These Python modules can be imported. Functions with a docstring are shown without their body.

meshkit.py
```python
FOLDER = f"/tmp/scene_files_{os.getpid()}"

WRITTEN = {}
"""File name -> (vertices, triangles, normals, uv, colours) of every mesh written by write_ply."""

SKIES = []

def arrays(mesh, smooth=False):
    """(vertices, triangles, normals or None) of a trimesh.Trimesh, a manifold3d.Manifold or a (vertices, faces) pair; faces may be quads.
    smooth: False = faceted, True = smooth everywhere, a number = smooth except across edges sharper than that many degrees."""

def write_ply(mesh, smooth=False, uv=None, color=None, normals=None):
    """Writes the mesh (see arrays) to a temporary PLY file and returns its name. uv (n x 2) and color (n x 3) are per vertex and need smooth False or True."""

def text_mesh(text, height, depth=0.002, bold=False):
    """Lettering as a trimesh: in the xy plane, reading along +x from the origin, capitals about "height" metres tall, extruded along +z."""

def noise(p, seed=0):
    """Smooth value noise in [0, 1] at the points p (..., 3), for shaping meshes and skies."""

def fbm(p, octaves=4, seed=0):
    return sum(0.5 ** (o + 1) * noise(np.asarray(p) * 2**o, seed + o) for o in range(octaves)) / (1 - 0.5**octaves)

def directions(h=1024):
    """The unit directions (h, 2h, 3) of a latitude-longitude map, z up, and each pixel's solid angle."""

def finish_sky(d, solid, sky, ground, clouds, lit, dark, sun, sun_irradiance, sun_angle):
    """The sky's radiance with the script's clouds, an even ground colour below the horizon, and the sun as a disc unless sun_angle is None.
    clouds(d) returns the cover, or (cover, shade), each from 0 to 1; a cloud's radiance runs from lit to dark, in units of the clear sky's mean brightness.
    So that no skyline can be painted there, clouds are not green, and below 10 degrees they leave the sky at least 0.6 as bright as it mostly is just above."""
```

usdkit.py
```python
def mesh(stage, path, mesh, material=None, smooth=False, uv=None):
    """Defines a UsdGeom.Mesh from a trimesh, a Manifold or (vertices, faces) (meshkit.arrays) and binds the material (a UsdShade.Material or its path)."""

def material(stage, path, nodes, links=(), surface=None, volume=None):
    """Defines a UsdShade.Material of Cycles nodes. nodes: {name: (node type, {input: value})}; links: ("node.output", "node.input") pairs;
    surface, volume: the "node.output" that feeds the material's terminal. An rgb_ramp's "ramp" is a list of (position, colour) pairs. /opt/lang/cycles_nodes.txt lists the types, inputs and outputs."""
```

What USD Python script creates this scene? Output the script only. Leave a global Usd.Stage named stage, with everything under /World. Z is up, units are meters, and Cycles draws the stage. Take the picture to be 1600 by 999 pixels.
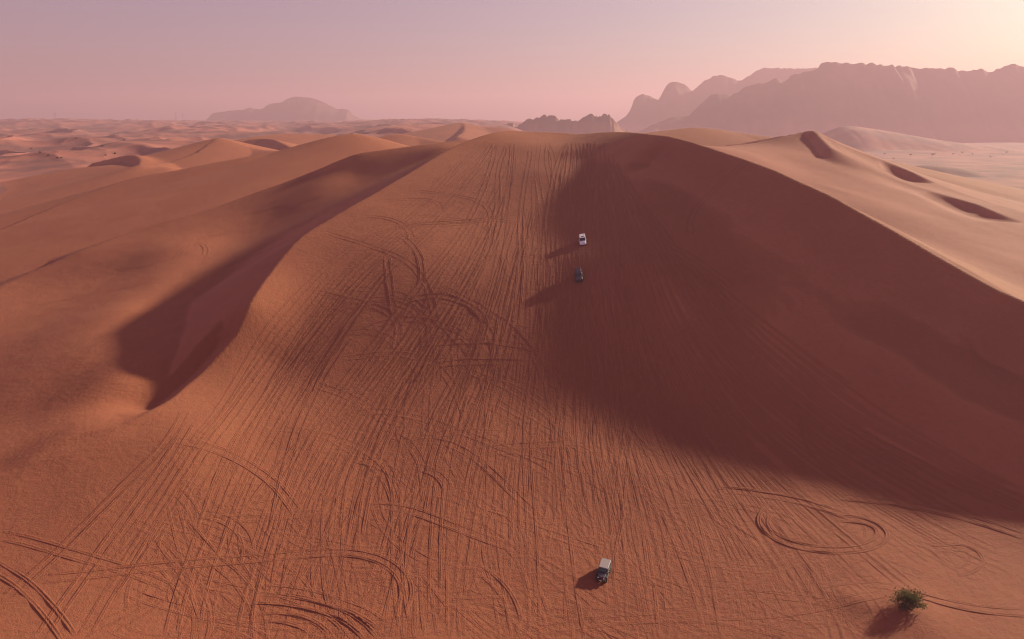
import math, random
import numpy as np
import trimesh
from scipy.interpolate import RBFInterpolator, RectBivariateSpline, CubicSpline
from scipy.spatial import cKDTree
from pxr import Usd, UsdGeom, UsdLux, UsdShade, Gf, Sdf, Vt
import meshkit, usdkit

stage = Usd.Stage.CreateInMemory()
UsdGeom.SetStageUpAxis(stage, 'Z')
UsdGeom.SetStageMetersPerUnit(stage, 1.0)
UsdGeom.Xform.Define(stage, '/World')
UsdGeom.Scope.Define(stage, '/World/Looks')
random.seed(7)
rng = np.random.default_rng(7)

# ------------------------------------------------------------------ camera
CAM_H, PITCH, FPX = 70.0, math.radians(16.2), 1067.0      # a drone 70 m over the dune foot
cam = UsdGeom.Camera.Define(stage, '/World/camera')
cam.CreateHorizontalApertureAttr(36.0)
cam.CreateFocalLengthAttr(36.0 * FPX / 1600.0)
cam.CreateClippingRangeAttr(Gf.Vec2f(0.5, 60000))
cam.AddTranslateOp().Set(Gf.Vec3d(0, 0, CAM_H))
cam.AddRotateXOp().Set(90 - math.degrees(PITCH))
cam.CreateExposureAttr(1.31)

# ------------------------------------------------------------------ sky and sun
SUN_AZ, SUN_EL = math.radians(57.0), math.radians(22.0)   # azimuth measured from +y towards +x
sun_dir = np.array([math.cos(SUN_EL) * math.sin(SUN_AZ), math.cos(SUN_EL) * math.cos(SUN_AZ), math.sin(SUN_EL)])
sky_mat = usdkit.material(stage, '/World/Looks/sky', {
    'sky': ('sky_texture', {'sky_type': 'single_scattering', 'sun_disc': False, 'sun_elevation': SUN_EL, 'sun_rotation': SUN_AZ,
                            'altitude': 0.0, 'air_density': 1.0, 'aerosol_density': 2.0, 'ozone_density': 1.0}),
    'dust': ('mix_color', {'blend_type': 'multiply', 'fac': 1.0, 'b': (0.395, 0.53, 0.485), 'use_clamp': False}),
    'veil': ('mix_color', {'blend_type': 'add', 'fac': 1.0, 'b': (1.72, 0.44, 1.10), 'use_clamp': False}),
    'bg': ('background_shader', {'strength': 0.050})},
    [('sky.color', 'dust.a'), ('dust.result', 'veil.a'), ('veil.result', 'bg.color')], surface='bg.background')
dome = UsdLux.DomeLight.Define(stage, '/World/sky')
UsdShade.MaterialBindingAPI.Apply(dome.GetPrim()).Bind(sky_mat)
dome.GetPrim().SetCustomDataByKey('kind', 'structure')
sun = UsdLux.DistantLight.Define(stage, '/World/sun')
sun.CreateIntensityAttr(1.25)
sun.CreateAngleAttr(2.2)
sun.CreateNormalizeAttr(True)
sun.CreateColorAttr(Gf.Vec3f(1.0, 0.92, 0.66))
sun.AddRotateXYZOp().Set(Gf.Vec3f(90 - math.degrees(SUN_EL), 0, 180 - math.degrees(SUN_AZ)))
# (rotation is checked below: the light's -z axis must equal -sun_dir)
_m = UsdGeom.Xformable(sun).GetLocalTransformation()
_z = np.array(_m.TransformDir(Gf.Vec3d(0, 0, -1)))
assert np.allclose(_z, -sun_dir, atol=1e-6), (_z, -sun_dir)

# ------------------------------------------------------------------ helpers
TH_C, TH_S = math.cos(PITCH), math.sin(PITCH)
def at(px, py, Y):
    """the world point at forward distance Y seen at a photograph position"""
    u, v = (px - 800.0) / FPX, (499.5 - py) / FPX
    d = np.array([u, TH_C + v * TH_S, -TH_S + v * TH_C])
    return np.array([0, 0, CAM_H]) + d * (Y / d[1])
def pts(rows):
    return np.array([at(*r) for r in rows])
_used = {}
def numbered(path):
    n = _used.get(path, -1) + 1
    _used[path] = n
    return path if n == 0 else f'{path}_{n:03d}'
def tag(prim, label=None, category=None, group=None, kind=None):
    for k, v in (('label', label), ('category', category), ('group', group), ('kind', kind)):
        if v: prim.SetCustomDataByKey(k, v)
def place(name, label, category, group=None, kind=None, matrix=None):
    x = UsdGeom.Xform.Define(stage, numbered('/World/' + name))
    if matrix is not None:
        x.AddTransformOp().Set(Gf.Matrix4d(np.asarray(matrix, float).T.tolist()))
    tag(x.GetPrim(), label, category, group, kind)
    return x.GetPrim()
def obj(name, mesh, mat, parent=None, smooth=False, label=None):
    base = str(parent.GetPath()) if parent is not None else '/World'
    m = usdkit.mesh(stage, numbered(base + '/' + name), mesh, mat, smooth=smooth)
    if label: tag(m.GetPrim(), label)
    return m.GetPrim()
def raw_mesh(path, v, f, n, mat):
    m = UsdGeom.Mesh.Define(stage, path)
    m.CreatePointsAttr(Vt.Vec3fArray.FromNumpy(v.astype(np.float32)))
    m.CreateFaceVertexCountsAttr(Vt.IntArray.FromNumpy(np.full(len(f), f.shape[1], np.int32)))
    m.CreateFaceVertexIndicesAttr(Vt.IntArray.FromNumpy(f.astype(np.int32).ravel()))
    m.CreateSubdivisionSchemeAttr('none')
    if n is not None:
        m.CreateNormalsAttr(Vt.Vec3fArray.FromNumpy(n.astype(np.float32)))
        m.SetNormalsInterpolation('vertex')
    UsdShade.MaterialBindingAPI.Apply(m.GetPrim()).Bind(mat)
    return m.GetPrim()
def smoothline(p, step):
    """a smooth curve through the points, sampled about every step metres"""
    p = np.asarray(p, float)
    t = np.r_[0, np.cumsum(np.linalg.norm(np.diff(p[:, :2], axis=0), axis=1))]
    n = max(int(t[-1] / step), 2)
    from scipy.interpolate import PchipInterpolator
    return PchipInterpolator(t, p)(np.linspace(0, t[-1], n + 1))
def fbm2(x, y, scale, octaves, seed):
    return meshkit.fbm(np.stack([x / scale, y / scale, np.full_like(x, 0.37)], -1), octaves, seed) - 0.5
def smoothstep(a, b, x):
    t = np.clip((x - a) / (b - a), 0, 1)
    return t * t * (3 - 2 * t)

# ------------------------------------------------------------------ materials: sand, rock
def sand_material(path, base, dark, bump=1.0, patch=0.022, span=(0.3, 0.7)):
    return usdkit.material(stage, path, {
        'geo': ('geometry', {}),
        'big': ('noise_texture', {'scale': patch, 'detail': 5.0, 'roughness': 0.6}),
        'fine': ('noise_texture', {'scale': 0.9, 'detail': 5.0, 'roughness': 0.7}),
        'grain': ('noise_texture', {'scale': 5.0, 'detail': 3.0, 'roughness': 0.7}),
        'ramp': ('rgb_ramp', {'ramp': [(span[0], dark), (span[1], base)]}),
        'mixn': ('mix_color', {'blend_type': 'overlay', 'fac': 0.16}),
        'h': ('math', {'math_type': 'multiply_add', 'value2': 0.35}),
        'b': ('bump', {'strength': 0.55 * bump, 'distance': 0.28}),
        'p': ('principled_bsdf', {'roughness': 0.93, 'specular_ior_level': 0.12, 'diffuse_roughness': 0.3})},
        [('geo.position', 'big.vector'), ('geo.position', 'fine.vector'), ('geo.position', 'grain.vector'), ('big.fac', 'ramp.fac'),
         ('ramp.color', 'mixn.a'), ('fine.color', 'mixn.b'), ('mixn.result', 'p.base_color'),
         ('grain.fac', 'h.value1'), ('fine.fac', 'h.value3'), ('h.value', 'b.height'), ('b.normal', 'p.normal')], surface='p.BSDF')
M_SAND = sand_material('/World/Looks/sand', (0.295, 0.099, 0.051), (0.250, 0.079, 0.044))
M_PALE = sand_material('/World/Looks/pale_sand', (0.305, 0.102, 0.064), (0.255, 0.080, 0.052), 0.9)
M_CHURN = sand_material('/World/Looks/churned_sand', (0.288, 0.098, 0.051), (0.244, 0.078, 0.044), 1.05)
M_RUT = sand_material('/World/Looks/rutted_sand', (0.262, 0.086, 0.0455), (0.222, 0.0695, 0.039), 1.3)
M_PLAIN = sand_material('/World/Looks/plain_sand', (0.32, 0.110, 0.078), (0.145, 0.058, 0.050), 1.0, 0.011, (0.40, 0.62))
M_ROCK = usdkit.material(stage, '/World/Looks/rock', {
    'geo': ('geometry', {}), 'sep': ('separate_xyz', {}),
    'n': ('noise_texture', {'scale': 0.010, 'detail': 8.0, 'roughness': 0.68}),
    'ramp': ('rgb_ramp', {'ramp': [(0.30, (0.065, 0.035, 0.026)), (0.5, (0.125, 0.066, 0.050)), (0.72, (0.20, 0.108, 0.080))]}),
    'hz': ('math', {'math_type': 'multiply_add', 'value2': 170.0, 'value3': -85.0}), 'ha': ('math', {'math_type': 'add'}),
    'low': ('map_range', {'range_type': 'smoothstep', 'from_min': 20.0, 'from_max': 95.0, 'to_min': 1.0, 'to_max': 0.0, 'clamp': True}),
    'apron_haze': ('mix_color', {'blend_type': 'mix', 'b': (0.33, 0.165, 0.112)}),  # pale talus low down, plus haze at the mountain foot painted into the colour
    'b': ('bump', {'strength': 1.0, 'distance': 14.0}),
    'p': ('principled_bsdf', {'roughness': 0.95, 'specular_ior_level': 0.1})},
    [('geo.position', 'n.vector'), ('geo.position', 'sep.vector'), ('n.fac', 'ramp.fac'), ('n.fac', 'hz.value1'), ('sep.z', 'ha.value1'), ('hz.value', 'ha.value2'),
     ('ha.value', 'low.value'), ('low.result', 'apron_haze.fac'), ('ramp.color', 'apron_haze.a'),
     ('apron_haze.result', 'p.base_color'), ('n.fac', 'b.height'), ('b.normal', 'p.normal')], surface='p.BSDF')

# ------------------------------------------------------------------ the dunes as height functions
class Curve:
    """a crest: dense 3-D line; dist() gives distance, height of the nearest crest point, its parameter 0..1 and side (+1 = left of travel)"""
    def __init__(self, p, step=0.35):
        self.p = smoothline(p, step)
        self.tree = cKDTree(self.p[:, :2])
        g = np.gradient(self.p[:, :2], axis=0)
        self.t = g / np.linalg.norm(g, axis=1, keepdims=True)
    def dist(self, x, y):
        d, i = self.tree.query(np.stack([x, y], -1), workers=4)
        q, t = self.p[i], self.t[i]
        side = np.sign(t[..., 0] * (y - q[..., 1]) - t[..., 1] * (x - q[..., 0]))
        return d, q[..., 2], i / (len(self.p) - 1.0), np.where(side == 0, 1, side)
    def weight(self, x, y):
        d, i = self.tree.query(np.stack([x, y], -1), workers=4)
        q, t = self.p[i], self.t[i]
        w = np.clip((t[..., 0] * (y - q[..., 1]) - t[..., 1] * (x - q[..., 0])) / np.maximum(d, 1e-6), -1, 1)
        mid = (i > 1) & (i < len(self.p) - 2)
        return d, q[..., 2], np.where(mid, np.where(w > 0, 1.0, 0.0), 0.5 + 0.5 * w)

class Sheet:
    """a smooth surface through control points, kept on a 2 m grid"""
    def __init__(self, p, box, smoothing=0.0, step=2.0):
        x0, x1, y0, y1 = box
        self.xs, self.ys = np.arange(x0, x1 + step, step), np.arange(y0, y1 + step, step)
        X, Y = np.meshgrid(self.xs, self.ys, indexing='ij')
        f = RBFInterpolator(p[:, :2], p[:, 2], kernel='thin_plate_spline', smoothing=smoothing)
        self.s = RectBivariateSpline(self.xs, self.ys, f(np.stack([X.ravel(), Y.ravel()], 1)).reshape(X.shape), kx=3, ky=3)
    def __call__(self, x, y):
        return self.s.ev(np.clip(x, self.xs[0], self.xs[-1]), np.clip(y, self.ys[0], self.ys[-1]))

# -- the great dune: crest line from the low left end over the summit to the low right end
left_crest = pts([(0, 745, 114), (65, 710, 119), (125, 685, 123), (185, 667, 127.5), (235, 650, 133.5), (272, 631, 139.5), (295, 607, 145), (320, 577, 150.5), (345, 545, 156),
                  (375, 500, 163), (405, 455, 175), (435, 412, 191), (470, 372, 207), (520, 340, 222), (590, 300, 245), (650, 265, 271), (720, 225, 305), (765, 208.5, 320)])
top_crest = pts([(800, 206, 331), (850, 207, 333), (880, 209.5, 330), (905, 209, 322), (930, 207, 312), (970, 206.5, 291)])
right_crest = pts([(1010, 209, 272), (1050, 215, 255.5), (1100, 228, 240), (1150, 245, 226.5), (1200, 262, 213.5), (1250, 285, 203.5), (1300, 308, 195.5), (1350, 335, 187), (1400, 362, 179),
                   (1450, 393, 171.5), (1500, 420, 164.5), (1550, 448, 158), (1600, 475, 152.5)])
tail_l = np.array([[-205, 20, -6], [-165, 66, -2.0], [-132, 95, 3.0]])
tail_r = np.array([[123, 142, 26.5], [130, 134, 21.5], [143, 123, 15.5], [168, 110, 9], [205, 98, 5], [260, 80, 3]])
left_crest[:10, 2] += 0.0
CREST = Curve(np.vstack([tail_l, left_crest, top_crest, right_crest, tail_r]))
from shapely.geometry import Polygon
from shapely import contains_xy
POLY = Polygon(np.vstack([CREST.p[:, :2], [[260, -400], [-205, -400]]])).buffer(0)

center = pts([(900, 999, 80.5), (905, 889, 95), (900, 800, 110), (895, 700, 127.5), (895, 600, 147.5), (897, 560, 154.5), (900, 500, 166.8), (900, 440, 180.5), (902, 400, 192), (905, 375, 202.5), (905, 340, 217.5), (905, 300, 238), (900, 250, 270), (890, 222, 302)])
wall = np.array([
    # (x, y, z): slip face under the right crest, then its apron
    [78, 150, 20], [66, 146, 14], [89, 136, 16.5], [76, 134, 9.0], [100, 124, 13.0], [92, 117, 6.5], [60, 130, 5.6], [75, 118, 3.6], [112, 112, 9.5], [104, 104, 4.6],
    [45, 150, 15], [38, 136, 7.2]])
_i = np.arange(len(CREST.p))[(CREST.p[:, 0] > 44) & (CREST.p[:, 1] > 112)][::22]
_n = np.stack([CREST.t[_i, 1], -CREST.t[_i, 0]], 1)          # towards the drone's side of the crest
slip = np.vstack([np.column_stack([CREST.p[_i, :2] + _n * k, CREST.p[_i, 2] - k * (0.30 + 0.29 * (1 - smoothstep(250, 296, CREST.p[_i, 1])))]) for k in (7.0, 16.0)])
wall = np.vstack([wall, slip])
wall = np.vstack([wall, pts([(960, 250, 260), (1020, 250, 250), (960, 300, 232), (1020, 300, 223), (960, 340, 212), (1020, 340, 206), (960, 375, 197.3), (1020, 375, 192), (960, 410, 184.8), (1020, 440, 175), (960, 500, 165), (1020, 500, 164)])])
foreground = np.array([[32, 122, 3.4], [61, 115, 2.4], [91, 106, 2.6], [60, 95, 0.8], [100, 90, 2.2], [45, 78, 0.2], [70, 74, 1.2], [-20, 95, 0.3], [-50, 92, 0.2], [-85, 88, 0.2], [-60, 70, -0.8], [0, 60, -1.2],
                       [-110, 60, -3], [130, 70, 2.0], [0, -60, -3], [-150, -60, -5], [150, -60, 0], [-95, 106, 4.0], [-75, 115, 6.5], [-45, 112, 3.2], [-15, 125, 5.2], [-45, 130, 7.0]])
left_face = pts([(420, 600, 148.5), (520, 600, 147.8), (640, 600, 147), (760, 600, 147), (420, 560, 157.5), (520, 560, 156.6), (640, 560, 155), (760, 560, 154.4), (470, 500, 169.5), (560, 500, 169.6), (680, 500, 167.6), (790, 500, 166.8), (680, 440, 182.4), (780, 440, 182), (845, 440, 181.4), (560, 420, 190.5), (640, 400, 195.5), (780, 400, 195.5), (845, 400, 194.6),
                 (640, 340, 223), (730, 340, 223), (800, 340, 222), (855, 340, 220.3), (720, 270, 266), (800, 270, 262), (850, 270, 258), (760, 235, 296), (830, 228, 297), (300, 680, 126), (420, 700, 126), (560, 700, 127.5), (720, 700, 127)])
A = Sheet(np.vstack([CREST.p[::60], center, wall, foreground, left_face]), (-300, 320, -420, 400), smoothing=1.5)
crest_fix = A(CREST.p[:, 0], CREST.p[:, 1])

# -- what lies left of it: the valley and the second ridge
r2 = pts([(-260, 560, 196), (-120, 500, 220), (0, 450, 247), (66, 420, 262), (109, 401, 270), (185, 371, 288), (264, 345, 303), (330, 327, 314), (396, 303, 327), (446, 285, 335), (500, 264, 341), (566, 239, 346), (612, 232.5, 349), (675, 225, 351), (737, 217, 352)])
R2 = Curve(r2)
valley = pts([(167, 540, 170.5), (172, 565, 159.5), (187, 585, 151.5), (203, 610, 146.3), (215, 632, 142.8), (100, 600, 151.5), (0, 700, 127.7), (-150, 700, 137), (-300, 800, 118), (0, 560, 177), (80, 500, 208), (0, 620, 150.5), (180, 430, 249), (250, 430, 239), (260, 390, 266), (200, 485, 200), (300, 480, 208), (350, 500, 196), (400, 370, 281), (400, 420, 244), (470, 330, 297), (500, 290, 319), (560, 270, 330), (262, 570, 159), (60, 640, 141.7), (125, 662, 131), (640, 245, 335), (690, 232, 335)])
under = np.vstack([left_crest[:5] - [0, 0, 0.2], tail_l - [0, 0, 0.2], np.array([[-62, 150, 4.0], [-52, 200, 13.0], [-30, 250, 30.0], [-10, 300, 42.0], [0, 200, 0]])])
C = Sheet(np.vstack([R2.p[::60], valley, under]), (-420, 60, 0, 460), smoothing=1.0)

def falloff(d, slope, H):
    return H * (1 - np.exp(-d * slope / H))

def envelope(x, y, q, rows):
    """highest of the flanks that fall away from the crest points q (n, 3); rows = one flank per crest point (slope, height, rounding)"""
    out = np.full(x.shape, -1e9, np.float32)
    x, y = x.astype(np.float32), y.astype(np.float32)
    for (qx, qy, qz), (sl, H, r) in zip(q, rows):
        d2 = (x - np.float32(qx)) ** 2 + (y - np.float32(qy)) ** 2
        d = np.sqrt(d2 + np.float32(r * r)) - np.float32(r)
        np.maximum(out, np.float32(qz) - np.float32(H) * (1 - np.exp(d * np.float32(-sl / H))) - d * d * np.float32(1 / (64 * H)), out=out)
    return out.astype(float)
def flank(x, y, d, zc, near, q, rows):
    """near the crest the exact nearest point, farther off the envelope"""
    z = near
    m = d > (3 if rows[0][2] < 1.5 else -1)
    if m.any():
        e = envelope(x[m], y[m], q, rows)
        k = smoothstep(3, 9, d[m]) if rows[0][2] < 1.5 else np.ones(m.sum())
        z = z.copy(); z[m] = near[m] * (1 - k) + e * k
    return z
class Ridge:
    """a dune: crest line, slopes left and right of the direction of travel, how far each flank falls, and the rounding of its crest"""
    def __init__(self, p, sl, sr, hl, hr, rl=0.5, rr=0.5):
        self.c, self.k = Curve(p, 0.5), (sl, sr, hl, hr, rl, rr)
        n = len(self.c.p)
        self.q = self.c.p[np.unique(np.linspace(0, n - 1, min(max(int(n / 5), 12), 190)).round().astype(int))]
        self.box = (self.c.p[:, 0].min() - 240, self.c.p[:, 0].max() + 240, self.c.p[:, 1].min() - 240, self.c.p[:, 1].max() + 240)
    def __call__(self, x, y):
        z = np.full(x.shape, -1e3)
        m = (x > self.box[0]) & (x < self.box[1]) & (y > self.box[2]) & (y < self.box[3])
        if m.any():
            xm, ym = x[m], y[m]
            d, zc, w = self.c.weight(xm, ym)
            sl, sr, hl, hr, rl, rr = self.k
            zs = np.zeros(xm.shape)
            for wt, sp, hh, rd in ((w, sl, hl, rl), (1 - w, sr, hr, rr)):
                k = wt > 0
                if not k.any(): continue
                dd = np.sqrt(d[k] ** 2 + rd * rd) - rd
                near = zc[k] - falloff(dd, sp, hh) - dd * dd / (64 * hh)
                zs[k] += wt[k] * flank(xm[k], ym[k], d[k], zc[k], near, self.q, [(sp, hh, rd)] * len(self.q))
            z[m] = zs
        return z
T = lambda deg: math.tan(math.radians(deg))
RIDGES = {}
# travel runs left to right in the picture, so "right of travel" is the camera's side
RIDGES['third'] = Ridge(pts([(-250, 420, 290), (-100, 385, 322), (0, 362, 345), (50, 342, 365), (99, 322, 385), (149, 302, 405), (198, 284, 420), (228, 275, 426), (281, 266, 432), (330, 256, 440), (396, 244, 450), (446, 235, 460), (500, 220, 470), (537, 211, 478), (553, 209.5, 481), (581, 216, 484), (612, 227, 486), (660, 236, 480)]),
                           T(16), T(17), 60, 34, 3, 7)
RIDGES['fourth'] = Ridge(pts([(-300, 340, 520), (-120, 315, 570), (0, 292, 600), (66, 274, 612), (109, 266, 620), (142, 261, 622), (210, 259, 600), (260, 262, 560)]), T(14), T(13), 50, 30, 3, 8)
RIDGES['crescent'] = Ridge(pts([(142, 261, 655), (185, 246, 645), (205, 242.5, 640), (215, 245, 622), (219, 252, 600), (214, 262, 575)]), T(12), T(31), 40, 26, 4, 0.6)
RIDGES['saddle'] = Ridge(pts([(219, 259, 560), (260, 255, 600), (310, 244, 640), (342, 215.5, 690), (376, 227, 680), (419, 235, 660), (452, 236, 640), (500, 235, 620)]), T(15), T(15), 50, 32, 4, 7)
RIDGES['slip_crescent'] = Ridge(pts([(352, 232, 800), (376, 222, 810), (406, 216.5, 815), (422, 217.5, 800), (438, 223, 770), (452, 230, 735)]), T(14), T(31), 40, 22, 3, 0.5)
RIDGES['smooth_swell'] = Ridge(pts([(400, 214, 960), (450, 209.5, 985), (500, 210, 1000), (540, 214, 1000)]), T(12), T(10), 40, 30, 6, 12)
RIDGES['small_peak'] = Ridge(pts([(560, 222, 700), (595, 214.5, 720), (622, 209.5, 730), (650, 214, 725), (690, 221, 705), (740, 226, 690)]), T(14), T(16), 40, 30, 3, 5)
RIDGES['notched_peak'] = Ridge(pts([(640, 209, 1180), (686, 201, 1200), (708, 195, 1210), (719, 192.2, 1210), (725, 197, 1170), (724, 206, 1090), (714, 213, 1020)]), T(12), T(31), 50, 60, 3, 0.5)
RIDGES['notched_peak_tail'] = Ridge(pts([(719, 192.6, 1212), (745, 198.5, 1200), (775, 199, 1190), (800, 203, 1180)]), T(12), T(10), 50, 40, 3, 6)
RIDGES['far_peak'] = Ridge(pts([(600, 197, 1900), (623, 192.5, 1900), (650, 197, 1880)]), T(10), T(12), 40, 30, 5, 6)
RIDGES['far_peak_2'] = Ridge(pts([(645, 197, 1700), (670, 193.5, 1700), (700, 198, 1690)]), T(10), T(14), 40, 30, 5, 3)
# right of the great dune
RIDGES['rear_right'] = Ridge(pts([(985, 212, 500), (1016, 207.5, 515), (1050, 203, 525), (1087, 199.8, 530), (1120, 203.5, 530), (1160, 209, 520), (1212, 216, 505), (1260, 224, 490)]), T(14), T(12), 50, 40, 4, 10)
RIDGES['sharp_peak'] = Ridge(pts([(1140, 226, 405), (1174, 221, 408), (1210, 215, 408), (1240, 209.5, 405), (1262, 204.6, 401), (1268, 204.2, 398), (1280, 214, 384), (1290, 224, 372), (1297, 232, 361)]), T(25), T(29), 60, 20, 0.8, 0.3)
BRINKS = {'brink': Curve(pts([(1372, 258.5, 373), (1395, 262.5, 369), (1420, 268, 361), (1442, 277, 352), (1464, 288, 344)]), 0.5),
          'brink_2': Curve(pts([(1450, 299, 322), (1468, 303, 318), (1480, 306, 315), (1506, 315, 308), (1534, 328, 298), (1549, 337, 290), (1570, 346, 282), (1600, 358, 273)]), 0.5)}
q_crest = pts([(1060, 232, 385), (1140, 228, 395), (1210, 219, 400), (1268, 206, 398), (1318, 233, 386), (1350, 250.5, 376), (1378, 261, 371), (1410, 266, 364), (1438, 277.5, 354), (1464, 289, 345), (1510, 306, 328), (1550, 318, 312), (1600, 333, 293), (1700, 366, 262), (1820, 410, 226), (1950, 470, 190)])
q_crest = np.vstack([q_crest, [[262, 150, 12], [310, 100, 5], [345, 30, 0], [350, -80, -3]]])
QC = Curve(q_crest)
QPOLY = Polygon(np.vstack([QC.p[:, :2], [[60, -80], [60, 60], [20, 250], [20, 330]]])).buffer(0)
q_in = np.vstack([pts([(1250, 284, 300), (1250, 262, 330), (1320, 300, 288), (1320, 262, 340), (1380, 330, 262), (1400, 300, 300), (1450, 370, 238), (1450, 320, 285), (1520, 400, 218), (1520, 350, 262), (1600, 440, 196), (1600, 385, 238), (1600, 350, 270), (1700, 450, 192), (1180, 246, 325), (1180, 232, 365), (1110, 230, 330), (1720, 560, 150)]),
                  q_crest[-4:],
                  np.array([[150, 120, 12], [220, 110, 2], [100, 200, 22], [80, 260, 40], [60, 300, 50]])])
Q = Sheet(np.vstack([QC.p[::50], q_in]), (-20, 420, -80, 460), smoothing=2.0)

def base_height(x, y):
    """gravel plain to the right, rolling small dunes to the left, out to the horizon"""
    a = x / np.maximum(y, 50.0)
    leftness = 1 - smoothstep(-0.02, 0.22, a)
    far = smoothstep(500, 1100, y)
    # wind-blown small dunes: sharp-crested, longer across the wind
    def dunes(scale, seed):
        u, v = (x * 0.80 + y * 0.60), (-x * 0.60 + y * 0.80)
        w = fbm2(x, y, scale * 2.2, 3, seed + 5) * scale * 1.6
        n = meshkit.noise(np.stack([(u + w) / scale, (v + 0.4 * w) / (scale * 2.1), np.full_like(x, seed * 1.7)], -1), seed)
        r = 1 - np.abs(2 * n - 1)
        return r * r
    hills = 22 * dunes(150, 11) + 13 * dunes(74, 12) + 26 * (fbm2(x, y, 520, 3, 13) + 0.12) + 2.5 * dunes(33, 14)
    ripples = 5.5 * dunes(120, 21) * smoothstep(0.46, 0.7, meshkit.noise(np.stack([x / 300, y / 300, 0 * x], -1), 31)) + 1.6 * dunes(40, 22)
    l = 6.0 - 22 * (1 - smoothstep(330, 620, y)) + hills * (0.35 + 0.65 * far) + (30.0 + 22.0 * smoothstep(0.15, 0.75, -a)) * smoothstep(1500, 3800, y) * (0.85 + 0.5 * fbm2(x, y, 900, 3, 15)) * leftness
    l = l + 16 * smoothstep(1000, 1600, y) * np.exp(-((a + 0.12) / 0.10) ** 2)
    r = -4.0 + ripples - 3 * smoothstep(800, 2500, y)
    return l * leftness + r * (1 - leftness)

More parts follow.
